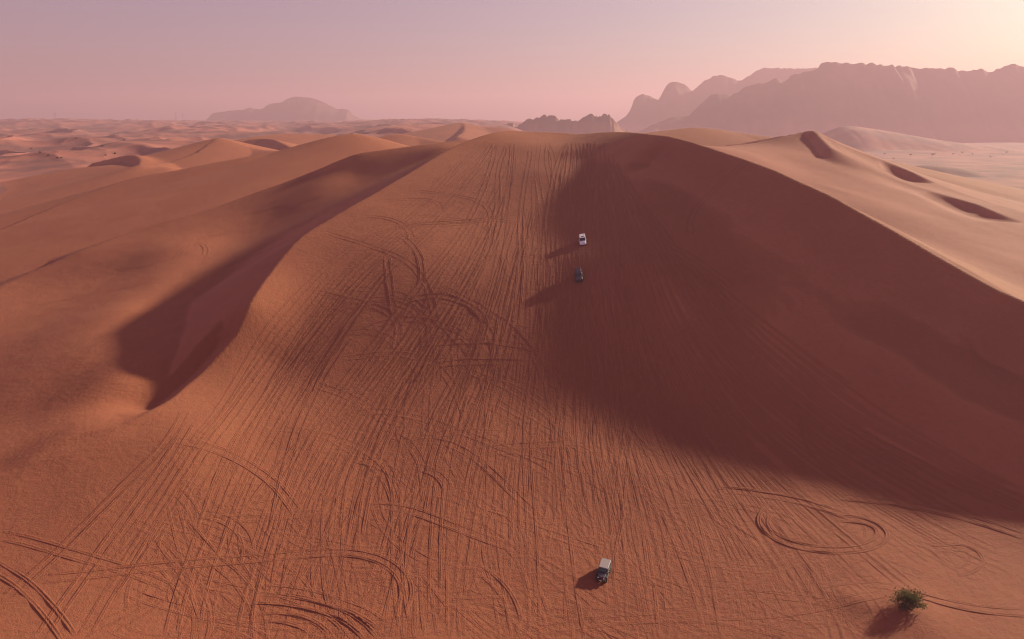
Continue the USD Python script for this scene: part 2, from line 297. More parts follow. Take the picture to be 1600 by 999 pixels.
BUSH_XY = (58.0, 84.5)
NAMES = ['base', 'great', 'second', 'right'] + list(RIDGES)
def heights(x, y, which=False):
    x, y = np.asarray(x, float), np.asarray(y, float)
    z = base_height(x, y)
    lab = np.zeros(x.shape, int)
    def raise_to(zn, k, soft):
        nonlocal z, lab
        d = zn - z
        lab = np.where(d > 0, k, lab)
        h = np.clip(0.5 + 0.5 * d / soft, 0, 1)
        z = z + d * h + soft * h * (1 - h)
    for k, (name, r) in enumerate(RIDGES.items()):
        if name == 'sharp_peak': continue
        raise_to(r(x, y), 4 + k, 2.0)
    # second ridge
    m = (x < 60) & (y < 480) & (x > -520)
    if m.any():
        xm, ym = x[m], y[m]
        d, zc, t, s = R2.dist(xm, ym)
        c = C(xm, ym)
        zs = np.where(s > 0, np.minimum(c, zc) - falloff(np.sqrt(d * d + 9) - 3, T(17), 45), c)
        dg, zg, tg, sg = CREST.dist(xm, ym)
        ig = np.clip((tg * (len(CREST.p) - 1)).round().astype(int), 0, len(CREST.p) - 1)
        cap = crest_fix[ig] - 0.1 + np.maximum(dg - 1.0, 0) * 0.30
        cap = np.where((dg < 60) & (CREST.p[ig, 0] < -20), cap, 1e3)
        zs = np.minimum(zs, cap)
        zz = np.full(x.shape, -1e3); zz[m] = zs
        raise_to(zz, 2, 1.0)
    # pale dunes to the right
    m = (x > -20) & (x < 520) & (y > -80) & (y < 640)
    if m.any():
        xm, ym = x[m], y[m]
        d, zc, t, s = QC.dist(xm, ym)
        inside = contains_xy(QPOLY, xm, ym)
        q = Q(xm, ym)
        zs = np.where(inside, q, zc - falloff(np.sqrt(d * d + 4) - 2, T(19), 60))
        zz = np.full(x.shape, -1e3); zz[m] = zs
        raise_to(zz, 3, 1.5)
    raise_to(RIDGES['sharp_peak'](x, y), 4 + list(RIDGES).index('sharp_peak'), 0.8)
    for name, hh, reach in (('brink', 4.5, 26.0), ('brink_2', 4.2, 30.0)):
        c = BRINKS[name]
        m = (x > 80) & (x < 330) & (y > 180) & (y < 460)
        if m.any():
            xm, ym = x[m], y[m]
            d, zc, w = c.weight(xm, ym)
            _, i = c.tree.query(np.stack([xm, ym], -1))
            t = i / (len(c.p) - 1.0)
            taper = np.clip(np.sin(np.pi * np.clip(t * 0.97 + 0.03, 0, 1)), 0, 1) ** 0.6
            dc = d * np.clip((0.5 - w) * 2, 0, 1)
            z[m] = z[m] - hh * taper * (1 - np.exp(-dc * 0.62 / (hh * 0.55))) * (1 - smoothstep(6, reach, d)) * (w < 0.5)
    m = (x > 40) & (x < 420) & (y > 120) & (y < 460)
    if m.any():
        uu, vv = x[m] * 0.42 - y[m] * 0.91, x[m] * 0.91 + y[m] * 0.42
        z[m] = z[m] + 1.7 * fbm2(uu / 3.2, vv, 26.0, 3, 47) * smoothstep(40, 90, x[m])
    # the great dune over everything
    m = (np.abs(x) < 300) & (y < 480)
    if m.any():
        xm, ym = x[m], y[m]
        d, zc, t, s = CREST.dist(xm, ym)
        inside = contains_xy(POLY, xm, ym)
        i = np.clip((t * (len(CREST.p) - 1)).round().astype(int), 0, len(CREST.p) - 1)
        zc = crest_fix[i]
        cy, cx = CREST.p[i, 1], CREST.p[i, 0]
        def shape(cx, cy):
            return np.where(cx < -5, T(9) + (T(32) - T(9)) * smoothstep(119, 139, cy) - (T(32) - T(26)) * smoothstep(200, 300, cy), T(27))
        dd = np.sqrt(d * d + 0.36) - 0.6
        near_z = zc - falloff(dd, shape(cx, cy), 160) - dd * dd / (64 * 160)
        zo = np.full(xm.shape, -1e3)
        o = ~inside & (d < 260)
        q = CREST.p[::9].copy(); q[:, 2] = crest_fix[::9]
        zo[o] = flank(xm[o], ym[o], d[o], zc[o], near_z[o], q, [(float(shape(np.array(c[0]), np.array(c[1]))), 160.0, 0.6) for c in q])
        zi = A(xm, ym)
        zo = np.where((s < 0) & ~inside, -1e3, zo)
        zz = np.full(x.shape, -1e3); zz[m] = np.where(inside, zi, zo)
        full = np.zeros(x.shape, bool); full[m] = inside
        sf = np.full(x.shape, 1.0); sf[m] = np.clip(d * 0.3, 0.4, 5.0)
        raise_to(np.where(full, -1e3, zz), 1, sf)
        z = np.where(full, zz, z); lab = np.where(full, 1, lab)
    # the low crest fades out to the left: no crease there
    m = (x < -60) & (x > -260) & (y < 150) & (y > 0)
    if m.any():
        xm, ym = x[m], y[m]
        d, zc, t, s = CREST.dist(xm, ym)
        i = np.clip((t * (len(CREST.p) - 1)).round().astype(int), 0, len(CREST.p) - 1)
        k = (1 - smoothstep(126, 137, CREST.p[i, 1])) * (1 - smoothstep(5, 14, d))
        w = 0.5 + 0.5 * np.clip(s * d / 7.0, -1, 1)
        cap = np.minimum(C(xm, ym), crest_fix[i] + 0.2 + 0.3 * np.maximum(d - 1, 0))
        cap = np.maximum(cap, crest_fix[i] - 0.16 * d)
        zb = A(xm, ym) * (1 - w) + cap * w
        z[m] = z[m] * (1 - k) + zb * k
    r2_ = (x - BUSH_XY[0]) ** 2 + (y - BUSH_XY[1]) ** 2
    z = z + 0.8 * np.exp(-r2_ / 26.0) + 0.5 * np.exp(-((x - BUSH_XY[0] + 6) ** 2 + (y - BUSH_XY[1] - 2) ** 2) / 9.0)
    # low relief everywhere
    near = 1 - smoothstep(250, 600, y)
    z = z + near * (0.55 * fbm2(x, y, 22, 3, 41) + 0.16 * fbm2(x, y, 4.0, 3, 42))
    return (z, lab) if which else z

# ------------------------------------------------------------------ terrain meshes
def grid_mesh(X, Y):
    z, lab = heights(X.ravel(), Y.ravel(), True)
    z = z.reshape(X.shape)
    mid = np.median(np.stack([z[1 + a:z.shape[0] - 1 + a, 1 + b:z.shape[1] - 1 + b] for a in (-1, 0, 1) for b in (-1, 0, 1)]), axis=0)   # no lone pits on a crest line
    bad = (np.abs(mid - z[1:-1, 1:-1]) > 1.5) & (Y[1:-1, 1:-1] < 330)
    z[1:-1, 1:-1][bad] = mid[bad]
    z = z.ravel()
    v = np.stack([X.ravel(), Y.ravel(), z], 1)
    r, c = X.shape
    i = np.arange(r * c).reshape(r, c)
    f = np.stack([i[:-1, :-1].ravel(), i[:-1, 1:].ravel(), i[1:, 1:].ravel(), i[1:, :-1].ravel()], 1)
    return v, f, lab
def normals(v, f):
    a = np.cross(v[f[:, 2]] - v[f[:, 0]], v[f[:, 3]] - v[f[:, 1]])
    n = np.zeros_like(v)
    for k in range(4): np.add.at(n, f[:, k], a)
    return n / np.linalg.norm(n, axis=1, keepdims=True)
s_all = np.linspace(-1.12, 1.12, 901)
y_near = np.exp(np.arange(math.log(52), math.log(400), 0.0036)); y_near = y_near * (400 / y_near[-1])
y_far = np.exp(np.r_[np.linspace(math.log(400), math.log(1300), 250), np.linspace(math.log(1300), math.log(9500), 190)[1:]])
rows = np.r_[y_near, y_far[1:]]
X, Y = rows[:, None] * s_all[None], np.repeat(rows[:, None], len(s_all), 1)
V, F, LAB = grid_mesh(X, Y)
F = F[:, [0, 1, 2, 3]]
N = normals(V, F)
if N[:, 2].mean() < 0: F, N = F[:, ::-1], -N
DUNE = {
    'great': ('great_dune', 'huge rust red dune covered in wheel tracks where the three cars drive down', M_CHURN),
    'second': ('dune_ridge', 'smooth dark ridge beside the shadowed hollow left of the great dune', M_SAND),
    'third': ('dune_ridge', 'long rounded ridge with a smooth hump, second behind the shadowed hollow', M_SAND),
    'fourth': ('dune_ridge', 'low rounded ridge at the left edge in front of the small rolling dunes', M_SAND),
    'crescent': ('crescent_dune', 'small dune with a dark rounded slip face, nearest the left edge', M_SAND),
    'saddle': ('peaked_dune', 'pointed dune with a saddle and a sunlit hollow behind the long left ridge', M_SAND),
    'slip_crescent': ('crescent_dune', 'low dune with a dark slip face and bright right flank beside the pointed dune', M_SAND),
    'smooth_swell': ('dune_swell', 'smooth orange swell of sand behind the low dark slip face', M_SAND),
    'small_peak': ('peaked_dune', 'little pointed dune just right of the smooth hump', M_SAND),
    'notched_peak': ('crescent_dune', 'distant dune with a purple slip face and sunlit right flank left of the summit', M_SAND),
    'rear_right': ('dune_ridge', 'low dark topped dune behind the right shoulder of the great dune', M_SAND),
    'right': ('pale_dune', 'pale sunlit dune slope running down to the plain at the right', M_PALE),
    'sharp_peak': ('peaked_dune', 'sharp pale peak with a dark curved slip face below the mountains', M_PALE),
    'base': ('desert_floor', 'rolling small dunes and pale plain reaching out to the horizon', M_PLAIN)}
face_lab = np.array(NAMES)[LAB[F[:, 0]]]
face_lab = np.where(np.isin(face_lab, ['notched_peak_tail']), 'notched_peak', face_lab)
face_lab = np.where(np.isin(face_lab, ['far_peak', 'far_peak_2']), 'base', face_lab)
SAND = {}
for key, (name, label, mat) in DUNE.items():
    f = F[face_lab == key]
    if not len(f): continue
    ids, inv = np.unique(f, return_inverse=True)
    path = numbered('/World/' + name)
    top = UsdGeom.Xform.Define(stage, path).GetPrim()
    tag(top, label, 'plain' if key == 'base' else 'dune', None, 'structure')
    raw_mesh(path + '/sand', V[ids], inv.reshape(f.shape), N[ids], mat)
    SAND[key] = top
# the ground under and behind the drone
gx, gy = np.meshgrid(np.linspace(-400, 400, 81), np.linspace(-380, 52, 44))
sc = np.clip((gy + 380) / 432, 0, 1)
gx = gx * (1 - sc) + sc * gx * (1.12 * 52 / 400)
v2 = np.stack([gx.ravel(), gy.ravel(), (A(gx, gy)).ravel()], 1)
r, c = gx.shape; i = np.arange(r * c).reshape(r, c)
f2 = np.stack([i[:-1, :-1].ravel(), i[:-1, 1:].ravel(), i[1:, 1:].ravel(), i[1:, :-1].ravel()], 1)
raw_mesh('/World/great_dune/sand_001', v2, f2, normals(v2, f2), M_SAND)

# ------------------------------------------------------------------ mountains
def mountain(name, label, crest, depth, front=1.0, rough=1.0, seed=1, jagged=0.6, nx=260, ny=70, base=-8.0, back=1.0, scale=260.0, mat=None):
    """a rock ridge: skyline through the crest points, talus and gullies in front of it, a plain fall behind"""
    p = pts(crest)
    o = np.argsort(p[:, 0]); p = p[o]
    from scipy.interpolate import PchipInterpolator
    x0, x1 = p[0, 0], p[-1, 0]
    xs = np.linspace(x0 - 0.02 * (x1 - x0), x1 + 0.02 * (x1 - x0), nx)
    zc = PchipInterpolator(p[:, 0], p[:, 2])(np.clip(xs, x0, x1))
    yc = PchipInterpolator(p[:, 0], p[:, 1])(np.clip(xs, x0, x1))
    ends = smoothstep(0, 0.02, (xs - xs[0]) / (xs[-1] - xs[0])) * (1 - smoothstep(0.98, 1, (xs - xs[0]) / (xs[-1] - xs[0])))
    t = np.r_[-np.linspace(1, 0, int(ny * 0.68)) ** 1.25, np.linspace(0, 1, ny - int(ny * 0.68) + 1)[1:]]   # -1 foot in front .. 0 crest .. 1 foot behind
    Xg, Tg = np.meshgrid(xs, t)
    W = depth * np.where(Tg < 0, front, back)
    rise = np.maximum(zc[None] - base, 1.0) * ends[None]
    wob = 0.22 * depth * fbm2(Xg, Tg * depth, scale * 1.6, 4, seed + 3)
    Yg = yc[None] + Tg * W + wob * (1 - np.exp(-6 * np.abs(Tg)))
    a = np.abs(Tg)
    # cliffs high up, a talus apron below
    prof = np.where(Tg < 0, (1 - a) ** 1.05 * 0.55 + 0.45 * (1 - smoothstep(0.12, 0.62, a + 0.30 * fbm2(Xg, Yg, scale, 4, seed))), (1 - a) ** 1.2)
    gully = np.abs(2 * meshkit.noise(np.stack([Xg / (scale * 0.32) + 1.3 * fbm2(Xg, Yg, scale, 3, seed + 7), Yg / (scale * 1.5), 0 * Xg], -1), seed) - 1)
    gully2 = np.abs(2 * meshkit.noise(np.stack([Xg / (scale * 0.12) + 1.5 * fbm2(Xg, Yg, scale * 0.6, 3, seed + 8), Yg / (scale * 0.7), 0 * Xg], -1), seed + 1) - 1)
    env = np.clip(6 * a * (1 - a) ** 1.2, 0, 1)
    z = base + rise * prof - rise * env * rough * (0.20 * (1 - gully) + 0.10 * (1 - gully2))
    jag = fbm2(xs, 0 * xs, scale * 0.16, 4, seed + 9) * 0.16 * jagged + fbm2(xs, 0 * xs, scale * 0.05, 3, seed + 10) * 0.12 * jagged
    z = z + (jag * np.minimum(rise[0], 160))[None] * (1 - a) ** 2
    z = np.maximum(z, base - 0.03 * rise)
    v = np.stack([Xg.ravel(), Yg.ravel(), z.ravel()], 1)
    r, c = Xg.shape; i = np.arange(r * c).reshape(r, c)
    f = np.stack([i[:-1, :-1].ravel(), i[:-1, 1:].ravel(), i[1:, 1:].ravel(), i[1:, :-1].ravel()], 1)
    path = numbered('/World/' + name)
    top = UsdGeom.Xform.Define(stage, path).GetPrim()
    tag(top, label, 'mountain' if 'mountain' in name else 'hill', None, 'structure')
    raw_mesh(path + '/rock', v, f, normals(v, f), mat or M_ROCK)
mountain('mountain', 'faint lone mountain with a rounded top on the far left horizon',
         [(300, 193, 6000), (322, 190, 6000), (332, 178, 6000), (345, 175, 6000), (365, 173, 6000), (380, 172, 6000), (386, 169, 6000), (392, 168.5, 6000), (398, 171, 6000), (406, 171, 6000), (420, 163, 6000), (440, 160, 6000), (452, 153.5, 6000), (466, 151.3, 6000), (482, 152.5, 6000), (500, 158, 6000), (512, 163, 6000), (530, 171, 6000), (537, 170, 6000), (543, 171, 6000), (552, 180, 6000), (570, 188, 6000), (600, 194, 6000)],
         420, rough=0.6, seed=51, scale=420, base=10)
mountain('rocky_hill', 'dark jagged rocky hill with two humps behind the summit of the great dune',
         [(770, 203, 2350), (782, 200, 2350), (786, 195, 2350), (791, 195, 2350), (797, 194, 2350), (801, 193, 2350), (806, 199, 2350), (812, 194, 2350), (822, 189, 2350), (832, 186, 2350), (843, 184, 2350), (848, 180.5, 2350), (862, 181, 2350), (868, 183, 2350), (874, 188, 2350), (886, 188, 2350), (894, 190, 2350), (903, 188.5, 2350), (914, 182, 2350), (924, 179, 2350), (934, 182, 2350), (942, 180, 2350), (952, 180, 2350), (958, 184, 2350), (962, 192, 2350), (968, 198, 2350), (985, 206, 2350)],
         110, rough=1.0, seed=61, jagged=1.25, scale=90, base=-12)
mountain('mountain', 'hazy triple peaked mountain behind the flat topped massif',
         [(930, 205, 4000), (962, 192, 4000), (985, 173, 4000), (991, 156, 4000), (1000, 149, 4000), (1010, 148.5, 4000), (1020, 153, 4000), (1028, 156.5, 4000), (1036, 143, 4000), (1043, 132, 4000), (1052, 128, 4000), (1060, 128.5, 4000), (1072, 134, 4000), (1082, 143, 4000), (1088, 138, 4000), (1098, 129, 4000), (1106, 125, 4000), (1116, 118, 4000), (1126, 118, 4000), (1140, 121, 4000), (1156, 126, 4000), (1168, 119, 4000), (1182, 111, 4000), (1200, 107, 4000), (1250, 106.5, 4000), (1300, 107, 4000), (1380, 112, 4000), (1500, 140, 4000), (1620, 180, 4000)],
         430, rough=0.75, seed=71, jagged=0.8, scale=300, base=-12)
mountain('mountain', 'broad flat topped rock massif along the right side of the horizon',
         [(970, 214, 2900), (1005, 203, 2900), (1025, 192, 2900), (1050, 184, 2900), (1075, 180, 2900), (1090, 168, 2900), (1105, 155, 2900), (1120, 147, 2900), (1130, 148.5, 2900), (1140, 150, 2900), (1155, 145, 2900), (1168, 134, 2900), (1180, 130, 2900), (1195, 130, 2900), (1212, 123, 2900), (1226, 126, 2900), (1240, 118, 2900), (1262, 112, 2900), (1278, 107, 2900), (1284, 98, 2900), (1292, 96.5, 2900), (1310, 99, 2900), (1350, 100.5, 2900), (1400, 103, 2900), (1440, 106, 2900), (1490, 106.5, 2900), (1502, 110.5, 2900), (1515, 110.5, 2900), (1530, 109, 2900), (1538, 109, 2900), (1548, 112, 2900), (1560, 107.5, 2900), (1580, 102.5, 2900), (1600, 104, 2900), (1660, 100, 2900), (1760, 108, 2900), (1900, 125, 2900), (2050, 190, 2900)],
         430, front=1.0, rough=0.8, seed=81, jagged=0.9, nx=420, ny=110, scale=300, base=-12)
mountain('talus_slope', 'low pale slope of rubble at the foot of the massif above the plain',
         [(1255, 224, 1900), (1290, 207, 1900), (1322, 197, 1900), (1360, 201, 1900), (1420, 211, 1900), (1480, 221, 1900), (1540, 228, 1900), (1640, 238, 1900)],
         300, rough=0.15, jagged=0.05, seed=91, scale=200, base=-14, mat=M_PLAIN)
mountain('sand_mound', 'low dark mound of sand out on the plain past the pale dune',
         [(1395, 268, 1010), (1420, 261, 1010), (1450, 258.5, 1010), (1485, 260.5, 1010), (1520, 268, 1010), (1545, 275, 1010), (1575, 279, 1010)],
         120, rough=0.1, jagged=0.05, seed=95, scale=90, base=-8, mat=M_PLAIN)

# ------------------------------------------------------------------ haze
HAZE = 2.05e-4
M_HAZE = usdkit.material(stage, '/World/Looks/haze', {'v': ('principled_volume', {'color': (0.575, 0.345, 0.415), 'density': HAZE, 'anisotropy': 0.25})}, volume='v.volume')
hz = trimesh.creation.box(bounds=[[-11500, -900, -60], [11500, 10500, 420]])
h_ = obj('haze', hz, M_HAZE)
tag(h_, 'pink dust haze that fades the mountains and far dunes', 'haze', None, 'stuff')
# ------------------------------------------------------------------ where a photograph position meets the sand
ZG = V[:, 2].reshape(X.shape)
_dz = ZG - CAM_H
_py = 499.5 - FPX * (Y * TH_S + _dz * TH_C) / (Y * TH_C - _dz * TH_S)
_run = np.minimum.accumulate(_py, axis=0)
S0, DS, LR = s_all[0], s_all[1] - s_all[0], np.log(rows)
def ground(px, py):
    """plan position of the sand seen at photograph positions"""
    px, py = np.asarray(px, float), np.asarray(py, float)
    u, v = (px - 800.0) / FPX, (499.5 - py) / FPX
    s = u / (TH_C + v * TH_S)
    out = []
    for a, b in zip(s, py):
        c = int(np.clip(round((a - S0) / DS), 0, len(s_all) - 1))
        col = _run[:, c]
        k = np.searchsorted(-col, -b)
        k = min(max(k, 1), len(col) - 1)
        f = (col[k - 1] - b) / max(col[k - 1] - col[k], 1e-9)
        yy = rows[k - 1] + np.clip(f, 0, 1) * (rows[k] - rows[k - 1])
        out.append((a * yy, yy))
    return np.array(out)
from scipy.ndimage import map_coordinates, gaussian_filter1d
def sand_z(x, y):
    x, y = np.atleast_1d(np.asarray(x, float)), np.atleast_1d(np.asarray(y, float))
    r = np.interp(np.log(y), LR, np.arange(len(LR)))
    return map_coordinates(ZG, [r, (x / y - S0) / DS], order=1, mode='nearest')
def frame_on_sand(x, y, heading):
    """4x4 that stands a thing on the sand: heading = direction of its +x axis in plan"""
    e = 1.6
    g = np.array([(sand_z(x + e, y) - sand_z(x - e, y))[0] / (2 * e), (sand_z(x, y + e) - sand_z(x, y - e))[0] / (2 * e)])
    n = np.array([-g[0], -g[1], 1.0]); n /= np.linalg.norm(n)
    f = np.array([math.cos(heading), math.sin(heading), 0]); f -= n * (f @ n); f /= np.linalg.norm(f)
    l = np.cross(n, f)
    m = np.eye(4); m[:3, 0], m[:3, 1], m[:3, 2] = f, l, n
    m[:3, 3] = [x, y, float(sand_z(np.array([x]), np.array([y]))[0])]
    return m

# ------------------------------------------------------------------ wheel tracks: two ruts with pushed-up edges
OFF = np.array([-0.44, -0.27, -0.12, 0.12, 0.27, 0.44])
HGT = np.array([-0.05, 0.051, 0.006, 0.006, 0.051, -0.05])
def rut(line, amp, seed, width=1.0):
    t = np.gradient(line, axis=0); t /= np.linalg.norm(t, axis=1, keepdims=True) + 1e-9
    n = np.stack([-t[:, 1], t[:, 0]], 1)
    r = np.random.default_rng(seed)
    k = len(line)
    fade = np.clip(np.minimum(np.arange(k), np.arange(k)[::-1]) / 5.0, 0, 1)
    rough = gaussian_filter1d(r.normal(0, 1, (k, 6)), 1.0, axis=0) * 0.55
    rough[:, [0, 5]] = 0
    slow = 0.75 + 0.5 * gaussian_filter1d(r.normal(0, 1, k), 9) * 2.0
    a = amp * fade * np.clip(slow, 0.25, 1.5)
    off = OFF[None] * width * (1 + 0.10 * gaussian_filter1d(r.normal(0, 1, (k, 1)), 2, axis=0))
    P = line[:, None] + n[:, None] * off[..., None]
    z = sand_z(P[..., 0].ravel(), P[..., 1].ravel()).reshape(k, 6)
    h = HGT[None] * (1 + rough) * np.where(HGT > 0, a[:, None], 1.0)
    h[fade < 0.01] = -0.06
    v = np.concatenate([P, (z + h)[..., None]], -1).reshape(-1, 3)
    i = np.arange(k * 6).reshape(k, 6)
    f = np.stack([i[:-1, :-1].ravel(), i[1:, :-1].ravel(), i[1:, 1:].ravel(), i[:-1, 1:].ravel()], 1)
    return v, f
def plan_line(px, step=0.8, smooth=2.0):
    px = np.asarray(px, float)
    t = np.r_[0, np.cumsum(np.linalg.norm(np.diff(px, axis=0), axis=1))]
    cs = CubicSpline(t, px) if len(px) > 2 else None
    tt = np.linspace(0, t[-1], max(int(t[-1] / 6), 8))
    q = cs(tt) if cs is not None else np.stack([np.interp(tt, t, px[:, k]) for k in (0, 1)], 1)
    g = ground(q[:, 0], q[:, 1])
    return resample(g, step, smooth)
def resample(g, step, smooth):
    d = np.r_[0, np.cumsum(np.linalg.norm(np.diff(g, axis=0), axis=1))]
    keep = np.r_[True, np.diff(d) > 1e-6]
    g, d = g[keep], d[keep]
    k = max(int(d[-1] / step), 8)
    g = np.stack([np.interp(np.linspace(0, d[-1], k), d, g[:, j]) for j in (0, 1)], 1)
    return np.stack([gaussian_filter1d(g[:, j], smooth, mode='nearest') for j in (0, 1)], 1)
def track(line, amp, seed, gauge=1.62, width=1.0):
    t = np.gradient(line, axis=0); t /= np.linalg.norm(t, axis=1, keepdims=True) + 1e-9
    n = np.stack([-t[:, 1], t[:, 0]], 1)
    return [rut(line + n * gauge / 2, amp, seed, width), rut(line - n * gauge / 2, amp, seed + 1, width)]
def join(parts):
    vs, fs, o = [], [], 0
    for v, f in parts:
        vs.append(v); fs.append(f + o); o += len(v)
    return np.vstack(vs), np.vstack(fs)
TRACKS = [
    ('fresh ruts leading down to the pale roofed jeep', 1.2, [(1000, 600), (985, 660), (975, 720), (968, 790), (957, 850), (946, 888)]),
    ('deep curving pair of ruts sweeping in from the lower left edge', 1.4, [(-30, 868), (0, 890), (35, 912), (62, 938), (85, 965), (104, 992), (112, 1006)]),
    ('wide ring of ruts, the doughnut on the flat sand', 2.0, [(1222, 788), (1200, 797), (1190, 816), (1205, 836), (1235, 850), (1280, 859), (1330, 859), (1370, 848), (1383, 834), (1368, 819), (1335, 811), (1298, 809)]),
    ('long arc of ruts above the doughnut', 1.5, [(1105, 775), (1125, 767), (1160, 768), (1200, 774), (1250, 783), (1290, 795), (1340, 812)]),
    ('curved ruts below the foot of the left ridge', 1.1, [(270, 688), (310, 694), (350, 707), (392, 728), (425, 752), (450, 780), (468, 806)]),
    ('inner swirl of deep ruts at the bottom edge', 1.5, [(350, 972), (395, 964), (430, 963), (465, 970), (492, 982), (505, 1004)]),
    ('middle swirl of deep ruts at the bottom edge', 1.5, [(380, 958), (430, 951), (470, 954), (505, 968), (525, 985), (535, 1006)]),
    ('outer swirl of deep ruts at the bottom edge', 1.5, [(370, 940), (420, 936), (470, 942), (520, 955), (555, 973), (578, 996), (585, 1008)]),
    ('outermost swirl of ruts at the bottom edge', 1.6, [(385, 922), (430, 920), (480, 928), (530, 942), (575, 960), (605, 985)]),
    ('hook shaped ruts turning back on themselves left of the jeep', 1.4, [(60, 905), (180, 893), (300, 880), (430, 870), (540, 863), (590, 872), (620, 890), (636, 915), (632, 945), (615, 970)]),
    ('level ruts crossing the downhill tracks', 1.0, [(300, 815), (380, 810), (460, 805), (530, 795), (590, 791), (640, 797), (690, 815), (750, 838), (820, 862)]),
    ('small hook of ruts in the middle of the slope', 1.2, [(640, 728), (668, 733), (690, 744), (700, 758), (701, 778)]),
    ('band of ruts running across the upper slope', 1.2, [(575, 372), (620, 356), (670, 349), (730, 345), (790, 336), (830, 326)]),
    ('second band of ruts across the upper slope', 1.0, [(590, 366), (650, 353), (710, 351), (770, 343), (815, 337)]),
    ('arc of ruts in the dim hollow of the slope', 1.3, [(600, 490), (640, 468), (680, 462), (720, 470), (745, 486), (762, 510)]),
    ('bowed ruts on the left of the upper slope', 1.2, [(615, 365), (640, 378), (655, 400), (660, 425), (655, 455)]),
    ('steep pair of ruts beside the bowed ones', 1.0, [(605, 395), (607, 430), (612, 465), (618, 500)]),
    ('bent ruts in the shade right of the dark car', 1.5, [(972, 505), (970, 520), (982, 555), (1000, 595), (1030, 635), (1070, 668), (1110, 705)]),
    ('hooked ruts deep in the shade on the right', 1.3, [(1258, 638), (1256, 665), (1265, 695), (1285, 722), (1320, 752), (1370, 775)]),
    ('long ruts leaving the shade at the right edge', 1.3, [(1300, 775), (1370, 782), (1440, 793), (1520, 812), (1612, 842)]),
    ('ruts curving past the green bush', 1.3, [(1315, 908), (1365, 912), (1420, 925), (1480, 942), (1540, 953), (1615, 957)]),
    ('ruts crossing in front of the bush', 1.1, [(1020, 965), (1120, 962), (1220, 957), (1300, 943), (1360, 930), (1410, 922)]),
    ('short hook of ruts at the right', 1.2, [(1440, 845), (1480, 858), (1515, 855), (1530, 872), (1512, 890), (1480, 895)]),
    ('fan of ruts curving beside the hook', 1.1, [(1410, 842), (1450, 852), (1478, 870), (1490, 893)]),
    ('straight crossing ruts at the lower left', 1.0, [(290, 640), (262, 690), (215, 740), (165, 790), (110, 845), (45, 905), (0, 940)]),
    ('ruts running down to the lower left corner', 1.0, [(300, 655), (260, 720), (210, 790), (160, 860), (110, 930), (60, 1000)]),
    ('faint ruts across the lower left slope', 0.9, [(-10, 835), (60, 850), (120, 868), (180, 885), (240, 905), (290, 930)]),
    ('curved ruts below the jeep', 1.0, [(820, 990), (900, 975), (980, 968), (1070, 965), (1160, 975)]),
    ('ruts curving down left of the jeep', 1.3, [(735, 882), (760, 897), (785, 920), (800, 945), (806, 985)]),
    ('ruts in the hollow on the second slope', 1.2, [(270, 408), (285, 392), (305, 380), (320, 385), (318, 402)]),
    ('ruts high on the second slope', 1.0, [(395, 335), (420, 326), (450, 324), (465, 333)]),
]
fg = SAND['great']
M_TRACKROOT = str(fg.GetPath())
for k, (label, amp, p) in enumerate(TRACKS):
    v, f = join(track(plan_line(p), amp * 1.4, 1000 + 10 * k))
    path = numbered(M_TRACKROOT + '/tyre_track')
    tag(raw_mesh(path, v, f, normals(v, f), M_RUT), label)
GUIDES = [
    [(758, 214), (700, 250), (612, 310), (535, 370), (475, 430), (425, 500), (372, 575), (322, 645), (262, 710), (190, 785), (110, 865), (40, 940), (-20, 1000)],
    [(772, 225), (720, 300), (650, 360), (580, 420), (520, 490), (470, 560), (430, 630), (400, 700), (376, 770), (350, 850), (322, 930), (305, 1005)],
    [(785, 228), (762, 320), (720, 400), (670, 470), (620, 540), (560, 620), (510, 690), (475, 760), (450, 850), (432, 930), (428, 1005)],
    [(800, 224), (802, 300), (785, 400), (760, 480), (730, 560), (690, 640), (660, 720), (640, 800), (622, 900), (612, 1005)],
    [(840, 222), (842, 300), (836, 400), (830, 500), (820, 600), (806, 700), (797, 800), (790, 900), (785, 1005)],
    [(880, 222), (876, 320), (880, 420), (885, 500), (890, 600), (882, 700), (885, 800), (890, 900), (900, 1005)],
    [(918, 222), (920, 320), (925, 430), (935, 500), (950, 600), (965, 700), (985, 800), (1000, 900), (1010, 1005)],
    [(945, 228), (960, 330), (975, 430), (1000, 530), (1040, 640), (1090, 730), (1140, 820), (1180, 900), (1215, 1005)],
    [(962, 262), (1000, 350), (1050, 450), (1110, 550), (1190, 640), (1290, 720), (1400, 785), (1520, 850), (1620, 890)],
    [(980, 285), (1050, 370), (1130, 450), (1230, 530), (1330, 600), (1450, 670), (1610, 745)]]
def dense(g, n=80):
    g = np.asarray(g, float); t = np.r_[0, np.cumsum(np.linalg.norm(np.diff(g, axis=0), axis=1))]
    return CubicSpline(t, g)(np.linspace(0, t[-1], n))
GP = [ground(*dense(g).T) for g in GUIDES]
r = np.random.default_rng(21)
many = []
def fan(u, t0, t1, wob):
    k = min(int(u), len(GP) - 2); w = u - k
    g = GP[k] * (1 - w) + GP[k + 1] * w
    a, b = int(t0 * 79), max(int(t1 * 79), int(t0 * 79) + 8)
    g = g[a:b + 1]
    line = resample(g, 0.95, 2.2)
    ph, fr = r.uniform(0, 6.28), r.uniform(0.02, 0.06)
    t = np.gradient(line, axis=0); t /= np.linalg.norm(t, axis=1, keepdims=True) + 1e-9
    n = np.stack([-t[:, 1], t[:, 0]], 1)
    drift = np.linspace(0, r.normal(0, wob), len(line)) + 0.5 * wob * np.sin(np.arange(len(line)) * fr + ph)
    return line + n * drift[:, None]
US = np.r_[r.uniform(2.2, 7.2, 135), r.uniform(0.4, 2.6, 30), r.uniform(6.6, 8.95, 74)]
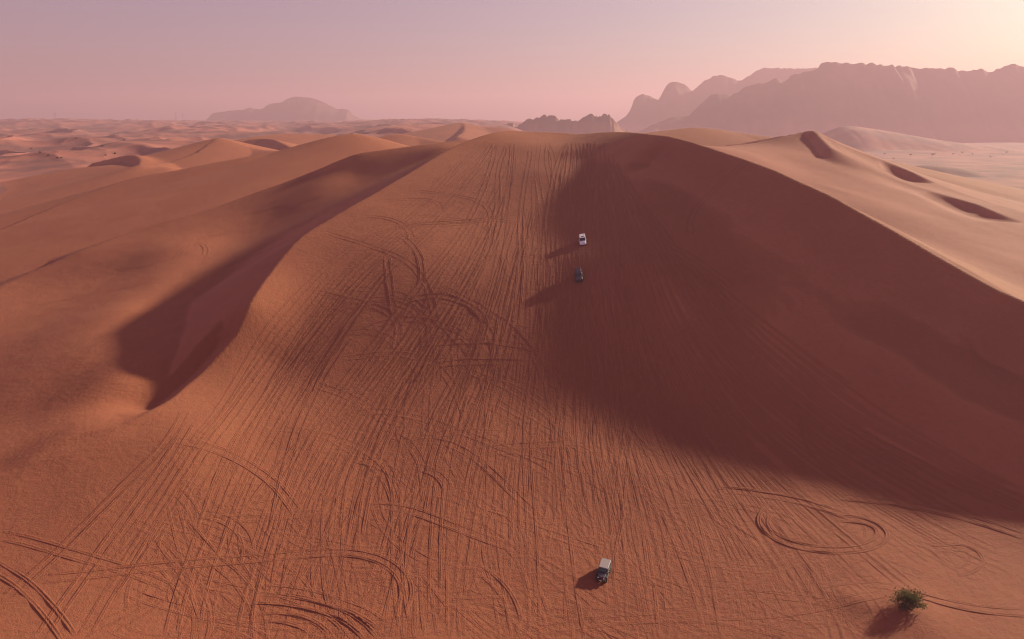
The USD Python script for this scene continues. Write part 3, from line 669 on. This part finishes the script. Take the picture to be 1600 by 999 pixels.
for k, u in enumerate(US):
    t0 = r.choice([0.0, r.uniform(0, 0.25), r.uniform(0.2, 0.65)], p=[0.10, 0.42, 0.48])
    t1 = min(1.0, t0 + r.uniform(0.3, 0.9))
    many += track(fan(u, t0, t1, 3.2 if u < 7 else 1.4), r.uniform(0.4, 1.3) if u < 7 else r.uniform(0.4, 0.9), 5000 + 4 * k, r.uniform(1.5, 1.75), r.uniform(0.75, 1.1))
for k in range(270):                                        # turns and crossings on the flat sand below
    c = np.array([r.uniform(260, 1330), r.uniform(775, 1000)])
    if c[0] > 1100 and c[1] < 850: continue
    g = ground([c[0]], [c[1]])[0]
    L, a0, kap = r.uniform(8, 42), r.choice([r.normal(1.57, 0.45), r.normal(0.1, 0.4), r.normal(2.2, 0.5)]), r.normal(0, 0.045)
    s = np.arange(-L / 2, L / 2, 0.75)
    a = a0 + kap * s
    line = g + np.stack([np.cumsum(np.cos(a)) * 0.75, np.cumsum(np.sin(a)) * 0.75], 1)
    line -= line[len(line) // 2] - g
    if line[:, 1].min() < 60 or line[:, 1].max() > 150: continue
    many += track(line, r.uniform(0.3, 0.85), 9000 + 4 * k, r.uniform(1.5, 1.75), r.uniform(0.75, 1.1))
for k in range(95):                                         # cars that climb, turn on the face and come down again
    c = [r.uniform(560, 1150), r.uniform(300, 760)]
    if c[0] > 1000 and r.random() < 0.5: continue
    g = ground([c[0]], [c[1]])[0]
    L = r.uniform(25, 80); s = np.arange(-L / 2, L / 2, 0.75)
    turn = r.uniform(0.8, 2.9) * r.choice([-1, 1]); w = r.uniform(6, 16)
    a = math.pi / 2 + r.normal(0, 0.25) + turn * (0.5 + 0.5 * np.tanh((s - r.uniform(-6, 6)) / w)) * r.choice([1.0, 0.6])
    line = g + np.stack([np.cumsum(np.cos(a)) * 0.75, np.cumsum(np.sin(a)) * 0.75], 1); line -= line[len(line) // 2] - g
    px_ok = (line[:, 1] > 70) & (line[:, 1] < 300) & (line[:, 0] > -60) & (line[:, 0] < 85)
    if not px_ok.all(): continue
    many += track(line, r.uniform(0.5, 1.2), 12000 + 4 * k, r.uniform(1.5, 1.75), r.uniform(0.75, 1.05))
for k in range(26):                                         # a few on the slopes to the left
    c = [r.uniform(20, 480), r.uniform(300, 640)]
    g = ground([c[0]], [c[1]])[0]
    L, a0, kap = r.uniform(15, 45), r.normal(0.75, 0.4), r.normal(0, 0.04)
    s = np.arange(-L / 2, L / 2, 0.75); a = a0 + kap * s
    line = g + np.stack([np.cumsum(np.cos(a)) * 0.75, np.cumsum(np.sin(a)) * 0.75], 1)
    if CREST.dist(line[:, 0], line[:, 1])[0].min() < 5 or line[:, 1].min() < 205: continue
    many += track(line, r.uniform(0.4, 0.8), 9900 + 4 * k, 1.6, 0.9)
v, f = join(many)
tr = raw_mesh(M_TRACKROOT + '/criss_crossing_tracks', v, f, normals(v, f), M_RUT)
tag(tr, 'countless faint wheel tracks fanning down the slope and crossing on the flat', kind='stuff')

# ------------------------------------------------------------------ vehicles
def plain_mat(name, color, rough=0.4, metal=0.0, spec=0.5, coat=0.0):
    return usdkit.material(stage, '/World/Looks/' + name, {
        'geo': ('texture_coordinate', {}), 'n': ('noise_texture', {'scale': 2.2, 'detail': 4.0, 'roughness': 0.65}),
        'r': ('rgb_ramp', {'ramp': [(0.35, color), (0.75, tuple(0.88 * c + 0.12 * d for c, d in zip(color, (0.36, 0.17, 0.10))))]}),
        'p': ('principled_bsdf', {'roughness': rough, 'metallic': metal, 'specular_ior_level': spec, 'coat_weight': coat})},
        [('geo.object', 'n.vector'), ('n.fac', 'r.fac'), ('r.color', 'p.base_color')], surface='p.BSDF')
M_WHITE = plain_mat('white_paint', (0.74, 0.74, 0.76), 0.3, coat=0.4)
M_NAVY = plain_mat('dark_blue_paint', (0.018, 0.020, 0.036), 0.3, coat=0.4)
M_GREYP = plain_mat('dark_grey_paint', (0.012, 0.012, 0.018), 0.3, coat=0.4)
M_TOP = plain_mat('pale_hard_top', (0.20, 0.165, 0.175), 0.5)
M_BLACK = plain_mat('black_plastic', (0.016, 0.016, 0.017), 0.6)
M_TYRE = plain_mat('tyre_rubber', (0.022, 0.020, 0.019), 0.85)
M_RIM = plain_mat('alloy_rim', (0.45, 0.45, 0.46), 0.35, 0.9)
M_GLASS = usdkit.material(stage, '/World/Looks/tinted_glass', {'p': ('principled_bsdf', {'base_color': (0.012, 0.013, 0.016), 'roughness': 0.04, 'specular_ior_level': 0.6})}, surface='p.BSDF')
M_LAMP = usdkit.material(stage, '/World/Looks/lamp_glass', {'p': ('principled_bsdf', {'base_color': (0.75, 0.75, 0.72), 'roughness': 0.12, 'coat_weight': 0.6})}, surface='p.BSDF')
M_PLATE = plain_mat('number_plate', (0.65, 0.65, 0.62), 0.5)
M_TAIL = plain_mat('tail_lamp_red', (0.30, 0.015, 0.012), 0.25)

_ico = trimesh.creation.icosphere(1, 1.0).vertices
def hull(points, r=0.05):
    p = np.asarray(points, float)
    return trimesh.convex.convex_hull(np.vstack([p[k] + _ico * r for k in range(len(p))]))
def slab(sections, r=0.05):
    """convex body through cross rectangles: rows of (x, half width at bottom, half width at top, z bottom, z top)"""
    out = []
    for x, wb, wt, z0, z1 in sections:
        out += [(x, wb - r, z0 + r), (x, -wb + r, z0 + r), (x, wt - r, z1 - r), (x, -wt + r, z1 - r)]
    return hull(out, r)
def box3(x0, x1, y0, y1, z0, z1, r=0.03):
    return hull([(a, b, c) for a in (x0 + r, x1 - r) for b in (y0 + r, y1 - r) for c in (z0 + r, z1 - r)], r)
def cyl_y(r, w, n=28):
    m = trimesh.creation.cylinder(radius=r, height=w, sections=n); m.apply_transform(trimesh.transformations.rotation_matrix(math.pi / 2, [1, 0, 0])); return m
def quad(p, th=0.02):
    """a thin pane through four points"""
    p = np.asarray(p, float); n = np.cross(p[1] - p[0], p[3] - p[0]); n /= np.linalg.norm(n)
    return trimesh.convex.convex_hull(np.vstack([p, p + n * th, ]))
def wheel(parent, x, y, r, w, name='wheel'):
    g = UsdGeom.Xform.Define(stage, numbered(str(parent.GetPath()) + '/' + name)); g.AddTranslateOp().Set(Gf.Vec3d(x, y, r - 0.04))
    prof = np.array([(0.60 * r, -w / 2), (0.90 * r, -w / 2), (0.98 * r, -w * 0.40), (r, -w * 0.25), (r, w * 0.25), (0.98 * r, w * 0.40), (0.90 * r, w / 2), (0.60 * r, w / 2), (0.60 * r, -w / 2)])
    t = trimesh.creation.revolve(prof, sections=32); t.apply_transform(trimesh.transformations.rotation_matrix(math.pi / 2, [1, 0, 0]))
    lugs = [t]
    for k in range(20):
        b = trimesh.creation.box([0.05 * r / 0.4, w * 0.96, 0.03]); b.apply_translation([0, 0, r]); b.apply_transform(trimesh.transformations.rotation_matrix(k * math.tau / 20, [0, 1, 0])); lugs.append(b)
    obj('tyre', trimesh.util.concatenate(lugs), M_TYRE, g.GetPrim(), smooth=35)
    rim = [cyl_y(0.61 * r, w * 0.55)]
    s = 1 if y > 0 else -1
    for k in range(5):
        b = trimesh.creation.box([0.10, 0.05, 0.58 * r]); b.apply_translation([0, s * w * 0.33, 0.29 * r]); b.apply_transform(trimesh.transformations.rotation_matrix(k * math.tau / 5, [0, 1, 0])); rim.append(b)
    hub = cyl_y(0.16 * r, 0.06, 16); hub.apply_translation([0, s * w * 0.36, 0]); rim.append(hub)
    obj('rim', trimesh.util.concatenate(rim), M_RIM, g.GetPrim(), smooth=35)
def suv(root, paint, L=4.9, W=1.95, H=1.86, base=2.8, r=0.39, rails=True):
    """an estate-bodied off-roader, front towards +x, middle of the wheelbase at the origin"""
    h = W / 2; f, b = base / 2 + 0.92, -(L - base / 2 - 0.92)
    body = [slab([(b, h - 0.10, h - 0.07, 0.45, 1.0), (b + 0.25, h, h - 0.02, 0.36, 1.10), (base / 2 - 0.35, h, h - 0.02, 0.34, 1.10), (f - 0.35, h - 0.02, h - 0.05, 0.36, 1.03), (f, h - 0.14, h - 0.16, 0.48, 0.92)], 0.09)]
    obj('body', body[0], paint, root, smooth=40)
    obj('bonnet', slab([(base / 2 - 0.42, h - 0.16, h - 0.20, 1.04, 1.16), (f - 0.25, h - 0.22, h - 0.26, 0.95, 1.06)], 0.05), paint, root, smooth=40)
    cx0, cx1, tx0, tx1, zb, zt = b + 0.10, base / 2 - 0.30, b + 0.42, base / 2 - 1.02, 1.07, H - 0.06
    ch, th = h - 0.05, h - 0.24
    obj('cabin', hull([(cx0, ch - .06, zb), (cx0, -ch + .06, zb), (cx1, ch - .06, zb), (cx1, -ch + .06, zb), (tx0, th - .06, zt - .06), (tx0, -th + .06, zt - .06), (tx1, th - .06, zt - .06), (tx1, -th + .06, zt - .06)], 0.06), M_BLACK, root, smooth=40)
    obj('roof', hull([(x, y, z) for x in (tx0 - 0.02, tx1 + 0.04) for y in (-th + 0.02, th - 0.02) for z in (zt - 0.05, zt + 0.01)], 0.05), paint, root, smooth=40)
    def pt(fx, side, fz, off=0.012):      # on a cabin flank: fx 0..1 rear to front, fz 0..1 belt to roof
        x = (cx0 + fx * (cx1 - cx0)) * (1 - fz) + (tx0 + fx * (tx1 - tx0)) * fz
        return (x, side * (ch + (th - ch) * fz + off), zb + (zt - 0.03 - zb) * fz)
    for s in (1, -1):
        for a, c in ((0.06, 0.34), (0.38, 0.64), (0.68, 0.95)):
            q = [pt(a, s, 0.10), pt(c, s, 0.10), pt(c, s, 0.88), pt(a, s, 0.88)]
            obj('side_window', quad(q if s > 0 else q[::-1], 0.008), M_GLASS, root)
        for a in (0.02, 0.36, 0.66, 0.97):
            q = [pt(a - 0.025, s, 0.0), pt(a + 0.025, s, 0.0), pt(a + 0.025, s, 0.98), pt(a - 0.025, s, 0.98)]
            obj('pillar', quad(q if s > 0 else q[::-1], 0.014), paint, root)
        for x0, x1 in ((-0.95, -0.02), (0.02, 0.98)):
            d = obj('door', box3(x0, x1, s * h - 0.035, s * h + 0.012, 0.52, 1.02, 0.02), paint, root, smooth=40)
            obj('handle', box3(x0 + 0.10, x0 + 0.30, s * h - 0.01, s * h + 0.04, 0.90, 0.94, 0.012), M_RIM, d)
        for x in (base / 2, -base / 2):
            a = cyl_y(r + 0.09, 0.10, 28); a.apply_translation([x, s * (h - 0.035), r])
            obj('wheel_arch', a, M_BLACK, root, smooth=40)
            wheel(root, x, s * (h - 0.10), r, 0.25)
        obj('headlight', box3(f - 0.22, f - 0.02, s * (h - 0.42) - 0.16, s * (h - 0.42) + 0.16, 0.78, 0.93, 0.04), M_LAMP, root, smooth=40)
        obj('tail_light', box3(b - 0.02, b + 0.10, s * (h - 0.18) - 0.07, s * (h - 0.18) + 0.07, 0.72, 1.05, 0.03), M_TAIL, root, smooth=40)
        obj('mirror', box3(cx1 - 0.32, cx1 - 0.18, s * (h + 0.10) - 0.10, s * (h + 0.10) + 0.10, 1.08, 1.24, 0.04), paint, root, smooth=40)
        if rails:
            obj('roof_rail', box3(tx0 + 0.15, tx1 - 0.10, s * (th - 0.06) - 0.02, s * (th - 0.06) + 0.02, H - 0.02, H + 0.035, 0.015), M_RIM, root)
        obj('sill', box3(-base / 2 + 0.5, base / 2 - 0.5, s * (h + 0.03) - 0.07, s * (h + 0.03) + 0.07, 0.32, 0.37, 0.02), M_BLACK, root)
    def fr(y, z):                                     # windscreen plane
        k = (z - zb) / (zt - zb)
        return (cx1 + (tx1 - cx1) * k + 0.075, y * (ch + (th - ch) * k - 0.09), z)
    obj('windscreen', quad([fr(-1, zb + 0.07), fr(1, zb + 0.07), fr(1, zt - 0.07), fr(-1, zt - 0.07)], 0.012), M_GLASS, root)
    def bk(y, z):
        k = (z - zb) / (zt - zb)
        return (cx0 + (tx0 - cx0) * k - 0.07, y * (ch + (th - ch) * k - 0.12), z)
    obj('rear_window', quad([bk(1, zb + 0.10), bk(-1, zb + 0.10), bk(-1, zt - 0.10), bk(1, zt - 0.10)], 0.012), M_GLASS, root)
    obj('sunroof', box3(tx1 - 0.85, tx1 - 0.30, -0.40, 0.40, H - 0.03, H + 0.012, 0.012), M_GLASS, root)
    obj('grille', box3(f - 0.12, f + 0.015, -0.42, 0.42, 0.66, 0.90, 0.03), M_BLACK, root, smooth=40)
    obj('front_bumper', slab([(f - 0.20, h - 0.05, h - 0.07, 0.36, 0.62), (f + 0.08, h - 0.22, h - 0.24, 0.40, 0.60)], 0.06), paint, root, smooth=40)
    obj('rear_bumper', slab([(b - 0.07, h - 0.16, h - 0.18, 0.40, 0.62), (b + 0.15, h - 0.05, h - 0.07, 0.38, 0.64)], 0.06), paint, root, smooth=40)
    obj('number_plate', box3(f + 0.075, f + 0.10, -0.26, 0.26, 0.46, 0.57, 0.008), M_PLATE, root)
def jeep(root):
    """a short off-roader with a boxy pale hard top, front towards +x"""
    base, h, r = 2.42, 0.80, 0.43
    f, b = base / 2 + 0.62, -base / 2 - 0.62
    obj('body', slab([(b, h - 0.02, h, 0.62, 1.18), (0.55, h, h, 0.56, 1.18)], 0.05), M_NAVY, root, smooth=40)
    obj('bonnet', slab([(0.50, 0.72, 0.68, 0.72, 1.20), (f - 0.05, 0.58, 0.54, 0.74, 1.13)], 0.05), M_NAVY, root, smooth=40)
    g = obj('grille', box3(f - 0.10, f + 0.03, -0.58, 0.58, 0.70, 1.10, 0.03), M_NAVY, root, smooth=40)
    for k in range(7):
        obj('grille_slot', box3(f + 0.015, f + 0.04, -0.285 + k * 0.085, -0.225 + k * 0.085, 0.76, 1.04, 0.01), M_BLACK, g)
    obj('cabin', hull([(x, y, z) for x, z in ((b + 0.07, 1.16), (0.62, 1.16), (b + 0.13, 1.74), (0.36, 1.74)) for y in ((-h + 0.09, h - 0.09) if z < 1.3 else (-0.66, 0.66))], 0.05), M_BLACK, root, smooth=40)
    obj('roof', hull([(x, y, z) for x in (b + 0.08, 0.44) for y in (-0.70, 0.70) for z in (1.76, 1.81)], 0.05), M_TOP, root, smooth=40)
    for s in (1, -1):
        obj('top_side', hull([(b + 0.10, s * 0.775, 1.20), (-0.62, s * 0.775, 1.20), (b + 0.14, s * 0.715, 1.74), (-0.62, s * 0.715, 1.74)], 0.03), M_TOP, root, smooth=40)
        q = [(b + 0.28, s * 0.812, 1.26), (-0.72, s * 0.812, 1.26), (-0.72, s * 0.757, 1.66), (b + 0.30, s * 0.757, 1.66)]
        obj('side_window', quad(q if s > 0 else q[::-1], 0.008), M_GLASS, root)
        d = obj('door', box3(-0.55, 0.52, s * h - 0.03, s * h + 0.02, 0.60, 1.17, 0.02), M_NAVY, root, smooth=40)
        obj('handle', box3(-0.48, -0.32, s * h, s * h + 0.05, 1.00, 1.05, 0.012), M_BLACK, d)
        q = [(-0.50, s * 0.79, 1.22), (0.50, s * 0.79, 1.22), (0.33, s * 0.735, 1.66), (-0.50, s * 0.735, 1.66)]
        obj('door_window', quad(q if s > 0 else q[::-1], 0.010), M_GLASS, root)
        for x in (base / 2, -base / 2):
            obj('fender', slab([(x - 0.58, 0.0, 0.0, 0.80, 0.86), (x - 0.36, 0.0, 0.0, 0.94, 1.00), (x + 0.36, 0.0, 0.0, 0.94, 1.00), (x + 0.55, 0.0, 0.0, 0.84, 0.90)], 0.02).apply_scale([1, 1, 1]) if False else
                hull([(x + dx, s * (h - 0.02) + dy, z) for dx, z in ((-0.56, 0.80), (-0.34, 0.97), (0.34, 0.97), (0.52, 0.86)) for dy in (-0.10, s * 0.17 + (0.0 if s > 0 else 0.0))], 0.03), M_BLACK, root, smooth=40)
            wheel(root, x, s * 0.80, r, 0.28)
        hl = cyl_y(0.105, 0.05, 24); hl.apply_transform(trimesh.transformations.rotation_matrix(math.pi / 2, [0, 0, 1])); hl.apply_translation([f + 0.045, s * 0.44, 0.92])
        obj('headlight', hl, M_LAMP, root, smooth=40)
        obj('mirror', box3(0.42, 0.56, s * 0.98 - 0.10, s * 0.98 + 0.10, 1.20, 1.38, 0.03), M_BLACK, root, smooth=40)
        obj('tail_light', box3(b - 0.04, b + 0.03, s * 0.68 - 0.06, s * 0.68 + 0.06, 0.86, 1.08, 0.02), M_TAIL, root)
        obj('rock_rail', box3(-0.75, 0.75, s * 0.84 - 0.05, s * 0.84 + 0.05, 0.46, 0.53, 0.02), M_BLACK, root)
    obj('windscreen', quad([(0.69, -0.70, 1.20), (0.69, 0.70, 1.20), (0.435, 0.62, 1.70), (0.435, -0.62, 1.70)], 0.012), M_GLASS, root)
    obj('rear_window', quad([(b + 0.02, 0.60, 1.24), (b + 0.02, -0.60, 1.24), (b + 0.07, -0.56, 1.66), (b + 0.07, 0.56, 1.66)], 0.012), M_GLASS, root)
    obj('front_bumper', box3(f + 0.05, f + 0.27, -0.80, 0.80, 0.52, 0.68, 0.04), M_BLACK, root, smooth=40)
    obj('rear_bumper', box3(b - 0.16, b + 0.02, -0.78, 0.78, 0.52, 0.66, 0.04), M_BLACK, root, smooth=40)
    obj('number_plate', box3(f + 0.265, f + 0.285, -0.24, 0.24, 0.55, 0.65, 0.008), M_PLATE, root)
    sp = UsdGeom.Xform.Define(stage, numbered(str(root.GetPath()) + '/spare_wheel')); sp.AddTransformOp().Set(Gf.Matrix4d(np.array([[0, 1, 0, 0], [-1, 0, 0, 0], [0, 0, 1, 0], [b - 0.16, 0, 1.05, 1.0]]).tolist()))
    t = trimesh.creation.annulus(r_min=0.24, r_max=0.40, height=0.24, sections=28); t.apply_transform(trimesh.transformations.rotation_matrix(math.pi / 2, [1, 0, 0]))
    obj('tyre', t, M_TYRE, sp.GetPrim(), smooth=35); obj('rim', cyl_y(0.245, 0.16), M_RIM, sp.GetPrim(), smooth=35)

def spot(px, py):
    return ground([px], [py])[0]
g = spot(942.5, 899)
jr = place('jeep', 'small dark off-roader with a boxy pale roof on the flat sand, nearest the camera', 'car', None, None, frame_on_sand(g[0], g[1], math.radians(-90 - 20)))
jeep(jr)
g = spot(904.5, 434)
d = place('dark_car', 'dark grey estate car coming down the dune just below the white one', 'car', None, None, frame_on_sand(g[0], g[1], math.radians(-90 - 3)))
suv(d, M_GREYP, 4.75, 1.92, 1.78, 2.75, 0.38, rails=False)
g = spot(911.0, 379.5)
w = place('white_car', 'white off-road car near the top of the steep track, highest of the three cars', 'car', None, None, frame_on_sand(g[0], g[1], math.radians(-90 - 6)))
suv(w, M_WHITE, 4.95, 1.98, 1.90, 2.85, 0.40)

# ------------------------------------------------------------------ plants
M_LEAF = usdkit.material(stage, '/World/Looks/olive_leaf', {
    'i': ('geometry', {}), 'r': ('rgb_ramp', {'ramp': [(0.0, (0.060, 0.052, 0.022)), (0.5, (0.125, 0.102, 0.045)), (1.0, (0.20, 0.165, 0.070))]}),
    'd': ('diffuse_bsdf', {}), 't': ('translucent_bsdf', {}), 'm': ('mix_closure', {'fac': 0.5})},
    [('i.random_per_island', 'r.fac'), ('r.color', 'd.color'), ('r.color', 't.color'), ('d.BSDF', 'm.closure1'), ('t.BSDF', 'm.closure2')], surface='m.closure')
M_TWIG = plain_mat('twig_bark', (0.14, 0.095, 0.065), 0.9)
def sweep(p0, p1, bend, r0, r1, n=5, sides=4):
    t = np.linspace(0, 1, n)[:, None]
    p = p0 * (1 - t) + p1 * t + bend * (4 * t * (1 - t))
    ang = np.arange(sides) * math.tau / sides
    d = (p1 - p0) / (np.linalg.norm(p1 - p0) + 1e-9); a = np.cross(d, [0.3, 0.2, 1.0]); a /= np.linalg.norm(a) + 1e-9; b = np.cross(d, a)
    rr = (r0 + (r1 - r0) * t)
    v = p[:, None] + rr[:, None] * (np.cos(ang)[None, :, None] * a + np.sin(ang)[None, :, None] * b)
    i = np.arange(n * sides).reshape(n, sides); j = np.roll(i, -1, 1)
    f = np.stack([i[:-1].ravel(), j[:-1].ravel(), j[1:].ravel(), i[1:].ravel()], 1)
    return v.reshape(-1, 3), f, p
def bush(root, R, Hh, n_branch, n_leaf, seed, leaf=0.16):
    q = np.random.default_rng(seed)
    tw, lv = [], []
    for k in range(n_branch):
        az, el = q.uniform(0, math.tau), math.radians(q.uniform(6, 80))
        lobe = 0.72 + 0.28 * math.sin(3 * az + 1.0) * math.cos(2 * az)
        tip = np.array([math.cos(az) * math.cos(el) * R * lobe * q.uniform(0.7, 1.1), math.sin(az) * math.cos(el) * R * 0.85 * lobe * q.uniform(0.7, 1.1), math.sin(el) * Hh * q.uniform(0.65, 1.08) + 0.15])
        base = np.array([q.normal(0, 0.16 * R), q.normal(0, 0.12 * R), -0.1])
        v, f, p = sweep(base, tip, np.array([0, 0, 0.12 * Hh]), 0.035, 0.008)
        tw.append((v, f))
        for m in range(n_leaf):
            t = q.uniform(0.35, 1.0) ** 0.8
            c = base * (1 - t) + tip * t + np.array([0, 0, 0.12 * Hh * 4 * t * (1 - t)]) + q.normal(0, 0.10 * R * (0.5 + 0.5 * t), 3) * [1, 1, 0.7]
            d = (tip - base) / np.linalg.norm(tip - base) + q.normal(0, 0.55, 3) + [0, 0, 0.5]; d /= np.linalg.norm(d)
            s = np.cross(d, q.normal(0, 1, 3)); s /= np.linalg.norm(s)
            l, wd = leaf * q.uniform(0.6, 1.5), leaf * q.uniform(0.16, 0.30)
            c[2] = max(c[2], 0.02)
            lv.append(np.array([c, c + d * l * 0.5 + s * wd, c + d * l, c + d * l * 0.5 - s * wd]))
    v, f = join(tw)
    raw_mesh(numbered(str(root.GetPath()) + '/stem'), v, f, None, M_TWIG)
    v = np.vstack(lv); f = np.arange(len(v)).reshape(-1, 4)
    raw_mesh(numbered(str(root.GetPath()) + '/foliage'), v, f, None, M_LEAF)
def upright(x, y, yaw=0.0, scale=1.0):
    m = np.eye(4); c, s = math.cos(yaw) * scale, math.sin(yaw) * scale
    m[:3, :3] = [[c, -s, 0], [s, c, 0], [0, 0, scale]]
    m[:3, 3] = [x, y, float(sand_z(np.array([x]), np.array([y]))[0])]
    return m
g = BUSH_XY
b = place('desert_bush', 'olive green desert bush alone on the sand at the lower right', 'bush', None, None, upright(g[0], g[1], 0.3))
bush(b, 3.6, 2.5, 80, 22, 5, 0.27)

def acacia(root, seed, Hh=6.0):
    q = np.random.default_rng(seed)
    v, f, p = sweep(np.array([0, 0, -0.3]), np.array([0.3, 0.1, Hh * 0.55]), np.array([0.2, 0, 0]), 0.30, 0.16, 6, 6)
    parts = [(v, f)]
    lv = []
    for k in range(9):
        az = q.uniform(0, math.tau); tip = np.array([math.cos(az) * Hh * 0.5 * q.uniform(0.4, 1), math.sin(az) * Hh * 0.5 * q.uniform(0.4, 1), Hh * q.uniform(0.72, 1.0)])
        v, f, p = sweep(np.array([0.3, 0.1, Hh * 0.5]), tip, np.zeros(3), 0.12, 0.03)
        parts.append((v, f))
        for m in range(60):
            c = tip + q.normal(0, 1, 3) * [Hh * 0.15, Hh * 0.15, Hh * 0.06]
            d = q.normal(0, 1, 3); d /= np.linalg.norm(d); s = np.cross(d, q.normal(0, 1, 3)); s /= np.linalg.norm(s)
            l = q.uniform(0.3, 0.8)
            lv.append(np.array([c, c + d * l * 0.5 + s * l * 0.3, c + d * l, c + d * l * 0.5 - s * l * 0.3]))
    v, f = join(parts)
    raw_mesh(str(root.GetPath()) + '/trunk', v, f, None, M_TWIG)
    v = np.vstack(lv); raw_mesh(str(root.GetPath()) + '/crown', v, np.arange(len(v)).reshape(-1, 4), None, M_LEAF)
first = None
def again(src, name, label, category, group, m):
    x = UsdGeom.Xform.Define(stage, numbered('/World/' + name)); p = x.GetPrim()
    p.GetReferences().AddInternalReference(src.GetPath())
    p.SetInstanceable(True)
    x.ClearXformOpOrder(); x.AddTransformOp().Set(Gf.Matrix4d(np.asarray(m, float).T.tolist()))
    tag(p, label, category, group)
    return p
for k, (px, py, h) in enumerate([(1381.6, 243, 6.5), (1422, 245, 8), (1457, 246, 11), (1489, 243, 6), (1503, 241, 7), (1519, 243, 6), (1572, 241, 7.5), (1489, 268.5, 6), (1396, 250, 5), (1547, 247, 6)]):
    x, y = spot(px, py)
    m = upright(x, y, k * 1.3, h / 8.5)
    lab = dict(zip([0, 8, 1, 2, 3, 7, 4, 5, 9, 6], ['first tree from the left on the hazy plain below the massif', 'second tree from the left on the hazy plain, close beside the pale dune', 'third tree from the left on the hazy plain', 'tallest of the small trees on the hazy plain', 'tree just right of the tallest one on the hazy plain', 'tree nearest the dark sand mound on the plain', 'seventh tree from the left on the hazy plain', 'eighth tree from the left on the hazy plain', 'second tree from the right on the hazy plain', 'rightmost small tree on the hazy plain']))[k]
    if first is None:
        first = place('acacia_tree', lab, 'tree', 'scattered trees on the plain', None, m); acacia(first, 77)
    else:
        again(first, 'acacia_tree', lab, 'tree', 'scattered trees on the plain', m)
first = None
q = np.random.default_rng(4)
for k in range(24):
    px, py = (q.uniform(5, 330), q.uniform(204, 262)) if k < 16 else (q.uniform(1470, 1600), q.uniform(262, 322))
    if k in (0, 1, 2): px, py = [(90, 248), (96, 247.5), (180, 241)][k]
    x, y = spot(px, py)
    if abs(x / y) > 1 or y < 800: continue
    m = upright(x, y, k * 0.9, q.uniform(0.6, 1.2) * (1 + y / 2600))
    lab = 'tiny dark shrub dotted over the far desert floor'
    if first is None:
        first = place('desert_shrub', lab, 'shrub', 'tiny shrubs on the far desert floor', None, m); bush(first, 1.3, 1.0, 26, 16, 9, 0.4)
    else:
        again(first, 'desert_shrub', lab, 'shrub', 'tiny shrubs on the far desert floor', m)

# ------------------------------------------------------------------ far pylons on the left horizon
M_STEEL = plain_mat('galvanised_steel', (0.16, 0.15, 0.15), 0.6, 0.6)
def pylon(root, Hh=46.0):
    legs = []
    for sx in (-1, 1):
        for sy in (-1, 1):
            obj('leg', (lambda a: (a[0], a[1]))(sweep(np.array([sx * 4.2, sy * 4.2, -2]), np.array([sx * 0.7, sy * 0.7, Hh]), np.zeros(3), 0.32, 0.2, 4, 4)), M_STEEL, root)
    br = []
    for z0 in np.linspace(0, Hh * 0.85, 7):
        w0, w1 = 4.2 + (0.7 - 4.2) * z0 / Hh, 4.2 + (0.7 - 4.2) * min(z0 + Hh * 0.13, Hh) / Hh
        z1 = z0 + Hh * 0.13
        for a, c in (((-1, -1), (1, -1)), ((1, -1), (1, 1)), ((1, 1), (-1, 1)), ((-1, 1), (-1, -1))):
            for p, t in ((a, c), (c, a)):
                v, f, _ = sweep(np.array([p[0] * w0, p[1] * w0, z0]), np.array([t[0] * w1, t[1] * w1, z1]), np.zeros(3), 0.14, 0.14, 2, 3); br.append((v, f))
    obj('lattice', join(br), M_STEEL, root)
    for z, w in ((Hh * 0.70, 8.5), (Hh * 0.82, 7.0), (Hh * 0.94, 5.5)):
        v1, f1, _ = sweep(np.array([-w, 0, z]), np.array([w, 0, z]), np.array([0, 0, 0.6]), 0.35, 0.35, 5, 4)
        obj('cross_arm', (v1, f1), M_STEEL, root)
first = None
for k, (px, py, h) in enumerate([(276, 192.0, 46), (287.5, 192.0, 40), (88, 191.5, 46)]):
    x, y = spot(px, py); y = min(max(y, 3800.0), 5200.0); x = (px - 800.0) / FPX / (TH_C + (499.5 - py) / FPX * TH_S) * y
    m = upright(x, y, 0.4, h / 46.0)
    lab = ['faint lattice pylon on the left horizon, taller of the close pair', 'faint lattice pylon on the left horizon, shorter of the close pair', 'faint lattice pylon on the horizon near the left edge'][k]
    if first is None:
        first = place('pylon', lab, 'pylon', 'far pylons on the horizon', None, m); pylon(first)
    else:
        again(first, 'pylon', lab, 'pylon', 'far pylons on the horizon', m)
